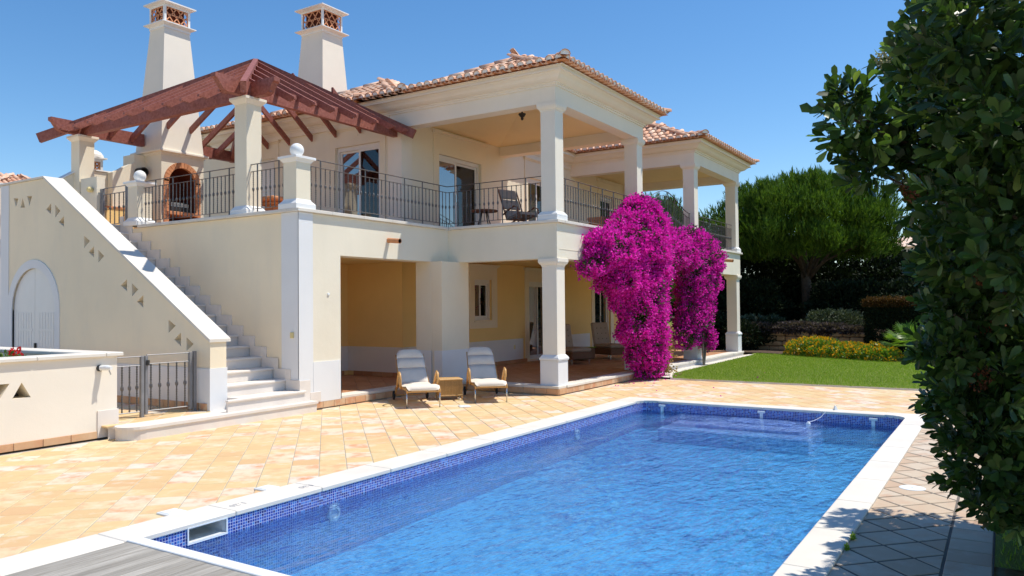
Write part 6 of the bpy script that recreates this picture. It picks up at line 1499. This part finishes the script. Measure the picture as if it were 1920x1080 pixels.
slope_tiles(nr, (NX0, NY0), (NX1, NY0), (0, 1), dep(3.98), 12, joined=J2, eave_objs=False); slope_tiles(nr, (NX0, NY0), (NX0, NY1), (1, 0), dep(3.98), 12, joined=J2, eave_objs=False); slope_tiles(nr, (NX1, NY0), (NX1, NY1), (-1, 0), dep(3.98), 12, joined=J2, eave_objs=False)
for a_, b_ in (((NX0, NY0), (NX0 + 4, NY0 + 4)), ((NX1, NY0), (NX1 - 4, NY0 + 4))): hip_tiles(nr, (*a_, EZ), (*b_, hgt(4)), J2)
join_tiles(J2, nr); EZ = EZ_old

# ------------------------------------------------------------------ foreground bush
bush = thing('foreground_bush', 'big dark leathery leaved bush filling the right edge in the foreground', 'bush', (6.4, -.9, 0))
BB = [(4.19, 0.11, 3.06, 0.33), (5.23, 0.28, 3.19, 0.3), (4.34, -0.02, 2.72, 0.41), (5.15, 0.4, 3.35, 0.16), (5.08, 0.35, 2.91, 0.24), (4.63, 0.68, 2.76, 0.20), (4.81, 0.6, 2.64, 0.21), (4.57, 0.77, 2.84, 0.12), (4.72, .62, 2.5, .14), (5.02, 0.46, 2.62, 0.24), (5.4, 0.24, 2.51, 0.38), (4.58, -0.05, 2.18, 0.46), (5.37, 0.3, 2.15, 0.28), (5.2, 0.38, 1.96, 0.2), (5.63, 0.09, 1.76, 0.48), (5.22, 0.37, 1.67, 0.2), (5.08, 0.4, 1.46, 0.17), (5.31, 0.23, 1.35, 0.33), (5.73, -0.04, 1.1, 0.5), (5.19, 0.25, 1.05, 0.22), (5.41, 0.1, 0.81, 0.25), (5.49, -0.02, 0.59, 0.24), (5.31, 0.08, 0.53, 0.12), (4.9, -0.3, 2.5, 0.5), (7.35, -.5, 2.4, .6), (7.7, -.3, 2.7, .5), (6.5, -.8, 1.7, .5), (6.2, -.45, .8, .4), (6.35, -0.29, 1.26, 0.8), (5.0, 0.49, 2.33, 0.1), (5.75, -.25, .45, .3), (6.2, -.6, .45, .45), (7.0, -.9, 3.1, .75), (6.9, -.9, 2.0, 1.0)]
BB = [(b[0] + (.09 if .9 < b[2] < 2.7 and b[3] < .5 else 0), b[1] - (.12 if .9 < b[2] < 2.7 and b[3] < .5 and b[0] > 4.9 else 0), b[2], b[3] * .92, b[3] * .92, b[3] * .92) for b in BB + [(6.1, -.45, .35, .45), (5.95, -.5, .65, .42), (6.6, -.6, .5, .6)]]  # some blobs sit out of frame, added to shade the verge and patio
bv = np.array(BB)
nr_ = 2500; pos, d = blob_points(BB, nr_, .86)
k = keep_outer(pos, BB, .80) & (pos[:, 2] > .22); pos, d = pos[k], d[k]
sd = norm(d * 1.0 + np.array([-.15, .1, .55]) + RNG.normal(0, .35, d.shape))       # shoot direction
NLF = 11; ns = len(pos); LP = []; LD = []; LZ = []; LS = []
ang0 = RNG.uniform(0, 2 * PI, ns)
h = norm(np.cross(sd, RNG.normal(size=sd.shape))); g_ = np.cross(sd, h)
for j in range(NLF):
    a = ang0 + j * 2.4; tilt = .30 + .85 * (1 - j / NLF) + RNG.normal(0, .12, ns); rad_ = h * np.cos(a)[:, None] + g_ * np.sin(a)[:, None]
    ld = norm(sd * np.cos(tilt)[:, None] + rad_ * np.sin(tilt)[:, None]); LP.append(pos + sd * (.012 * j - .06) + rad_ * .006); LD.append(ld)
    LZ.append(norm(sd * np.sin(tilt)[:, None] - rad_ * np.cos(tilt)[:, None])); LS.append(RNG.uniform(.082, .122, ns) * (1 - .25 * (j / NLF) ** 2))
LP = np.concatenate(LP); LD = np.concatenate(LD); LZ = np.concatenate(LZ); LS = np.concatenate(LS)
Xa = norm(np.cross(LD, LZ)); AX = np.stack([Xa, LD, LZ], 1)
PIT_V = [(0, 0, 0), (.09, .22, .015), (.205, .58, .03), (.19, .84, .02), (0, 1.0, -.03), (-.19, .84, .02), (-.205, .58, .03), (-.09, .22, .015), (0, .25, -.015), (0, .6, -.01)]
PIT_F = [(0, 1, 8), (1, 2, 8), (2, 9, 8), (2, 3, 9), (3, 4, 9), (4, 5, 9), (5, 6, 9), (6, 8, 9), (6, 7, 8), (7, 0, 8)]
cp_ = np.array([0, 0, 1.75]); rel = LP - cp_; dep_ = rel @ np.array(D[:]); sx_ = rel @ np.array(right[:]) / dep_ * f_px; sy_ = rel @ np.array(up[:]) / dep_ * f_px
vis = (dep_ > 0) & (np.abs(sx_) < 955) & (np.abs(sy_) < 535)
# leaves on the camera side of the bush silhouette rank first
score = np.where(vis, dep_, 99) - .6 * (LD[:, 0] * -.84 + LD[:, 1] * -.53); order = np.argsort(score); near = order[:300]; rest = order[300:]
lm = MB(); lm.add(PIT_V, PIT_F); leaf_me = lm.mesh('leaf', 'leaf_pittosporum', smooth=True)
for i in near:
    mt = Matrix(AX[i].tolist()).transposed(); s_ = LS[i]; inst(leaf_me, 'leaf', bush, LP[i].tolist(), mt.to_euler(), (s_, s_, s_))
V, Fq = scatter(PIT_V, PIT_F, LP[rest], AX[rest], LS[rest])
top_ = (LP[rest][:, 2] > 2.3); yo = (np.random.default_rng(3).random(len(rest)) < np.where(top_, .20, .03)); mi = np.repeat(yo.astype(int), len(PIT_F))
npmesh('leaf', V, Fq, ['leaf_pittosporum', 'leaf_young'], bush, smooth=True, mi=mi)
foliage('inner_leaves', bush, [(b[0], b[1], b[2], b[3] * .85, b[3] * .85, b[3] * .85) for b in BB], 26000, .085, 'leaf_pittosporum', tmpl=(LEAF_V, [(a, b, c) for a, b, c in LEAF_F]), shell=.2, lim=0)  # inner leaves thickened to keep the verge below in shade
tw = []
for b in BB[::1]:
    c = Vector(b[:3]); o_ = Vector((6.5, -.8, max(.6, c.z - .9))); m_ = o_.lerp(c, .55) + Vector((0, 0, .1)); mb = MB(); mb.tube([o_, m_, c], [.035, .02, .008], 6); mb.build('branch', 'bark', bush)
mb = MB(); mb.tube([(6.5, -.85, 0), (6.5, -.8, 1.2), (6.6, -.8, 2.4), (6.5, -.7, 3.4)], [.09, .07, .05, .03], 9); mb.build('trunk', 'bark', bush)
def bloom(name, mat, c, r, n, size):
    pos_, d_ = blob_points([(*c, r, r * .9, r)], n, .5); V, Fq = scatter([(-.5, 0, 0), (.5, 0, 0), (.35, .7, .4), (-.35, .7, .4), (0, .3, .8)], [(0, 1, 2), (0, 2, 3), (0, 1, 4), (1, 2, 4), (2, 3, 4), (3, 0, 4)], pos_, axes_from(d_), np.full(n, size)); npmesh(name, V, Fq, mat, bush)
bloom('bud_cluster', 'cream_bloom', (4.95, .56, 3.16), .05, 110, .013)
for c in ((4.92, .42, 2.39), (5.25, .12, 2.2), (5.2, .1, 1.9), (5.35, .05, 1.6), (5.25, .12, 1.3)): bloom('seed_cluster', 'seed_brown', c, .075, 130, .014)
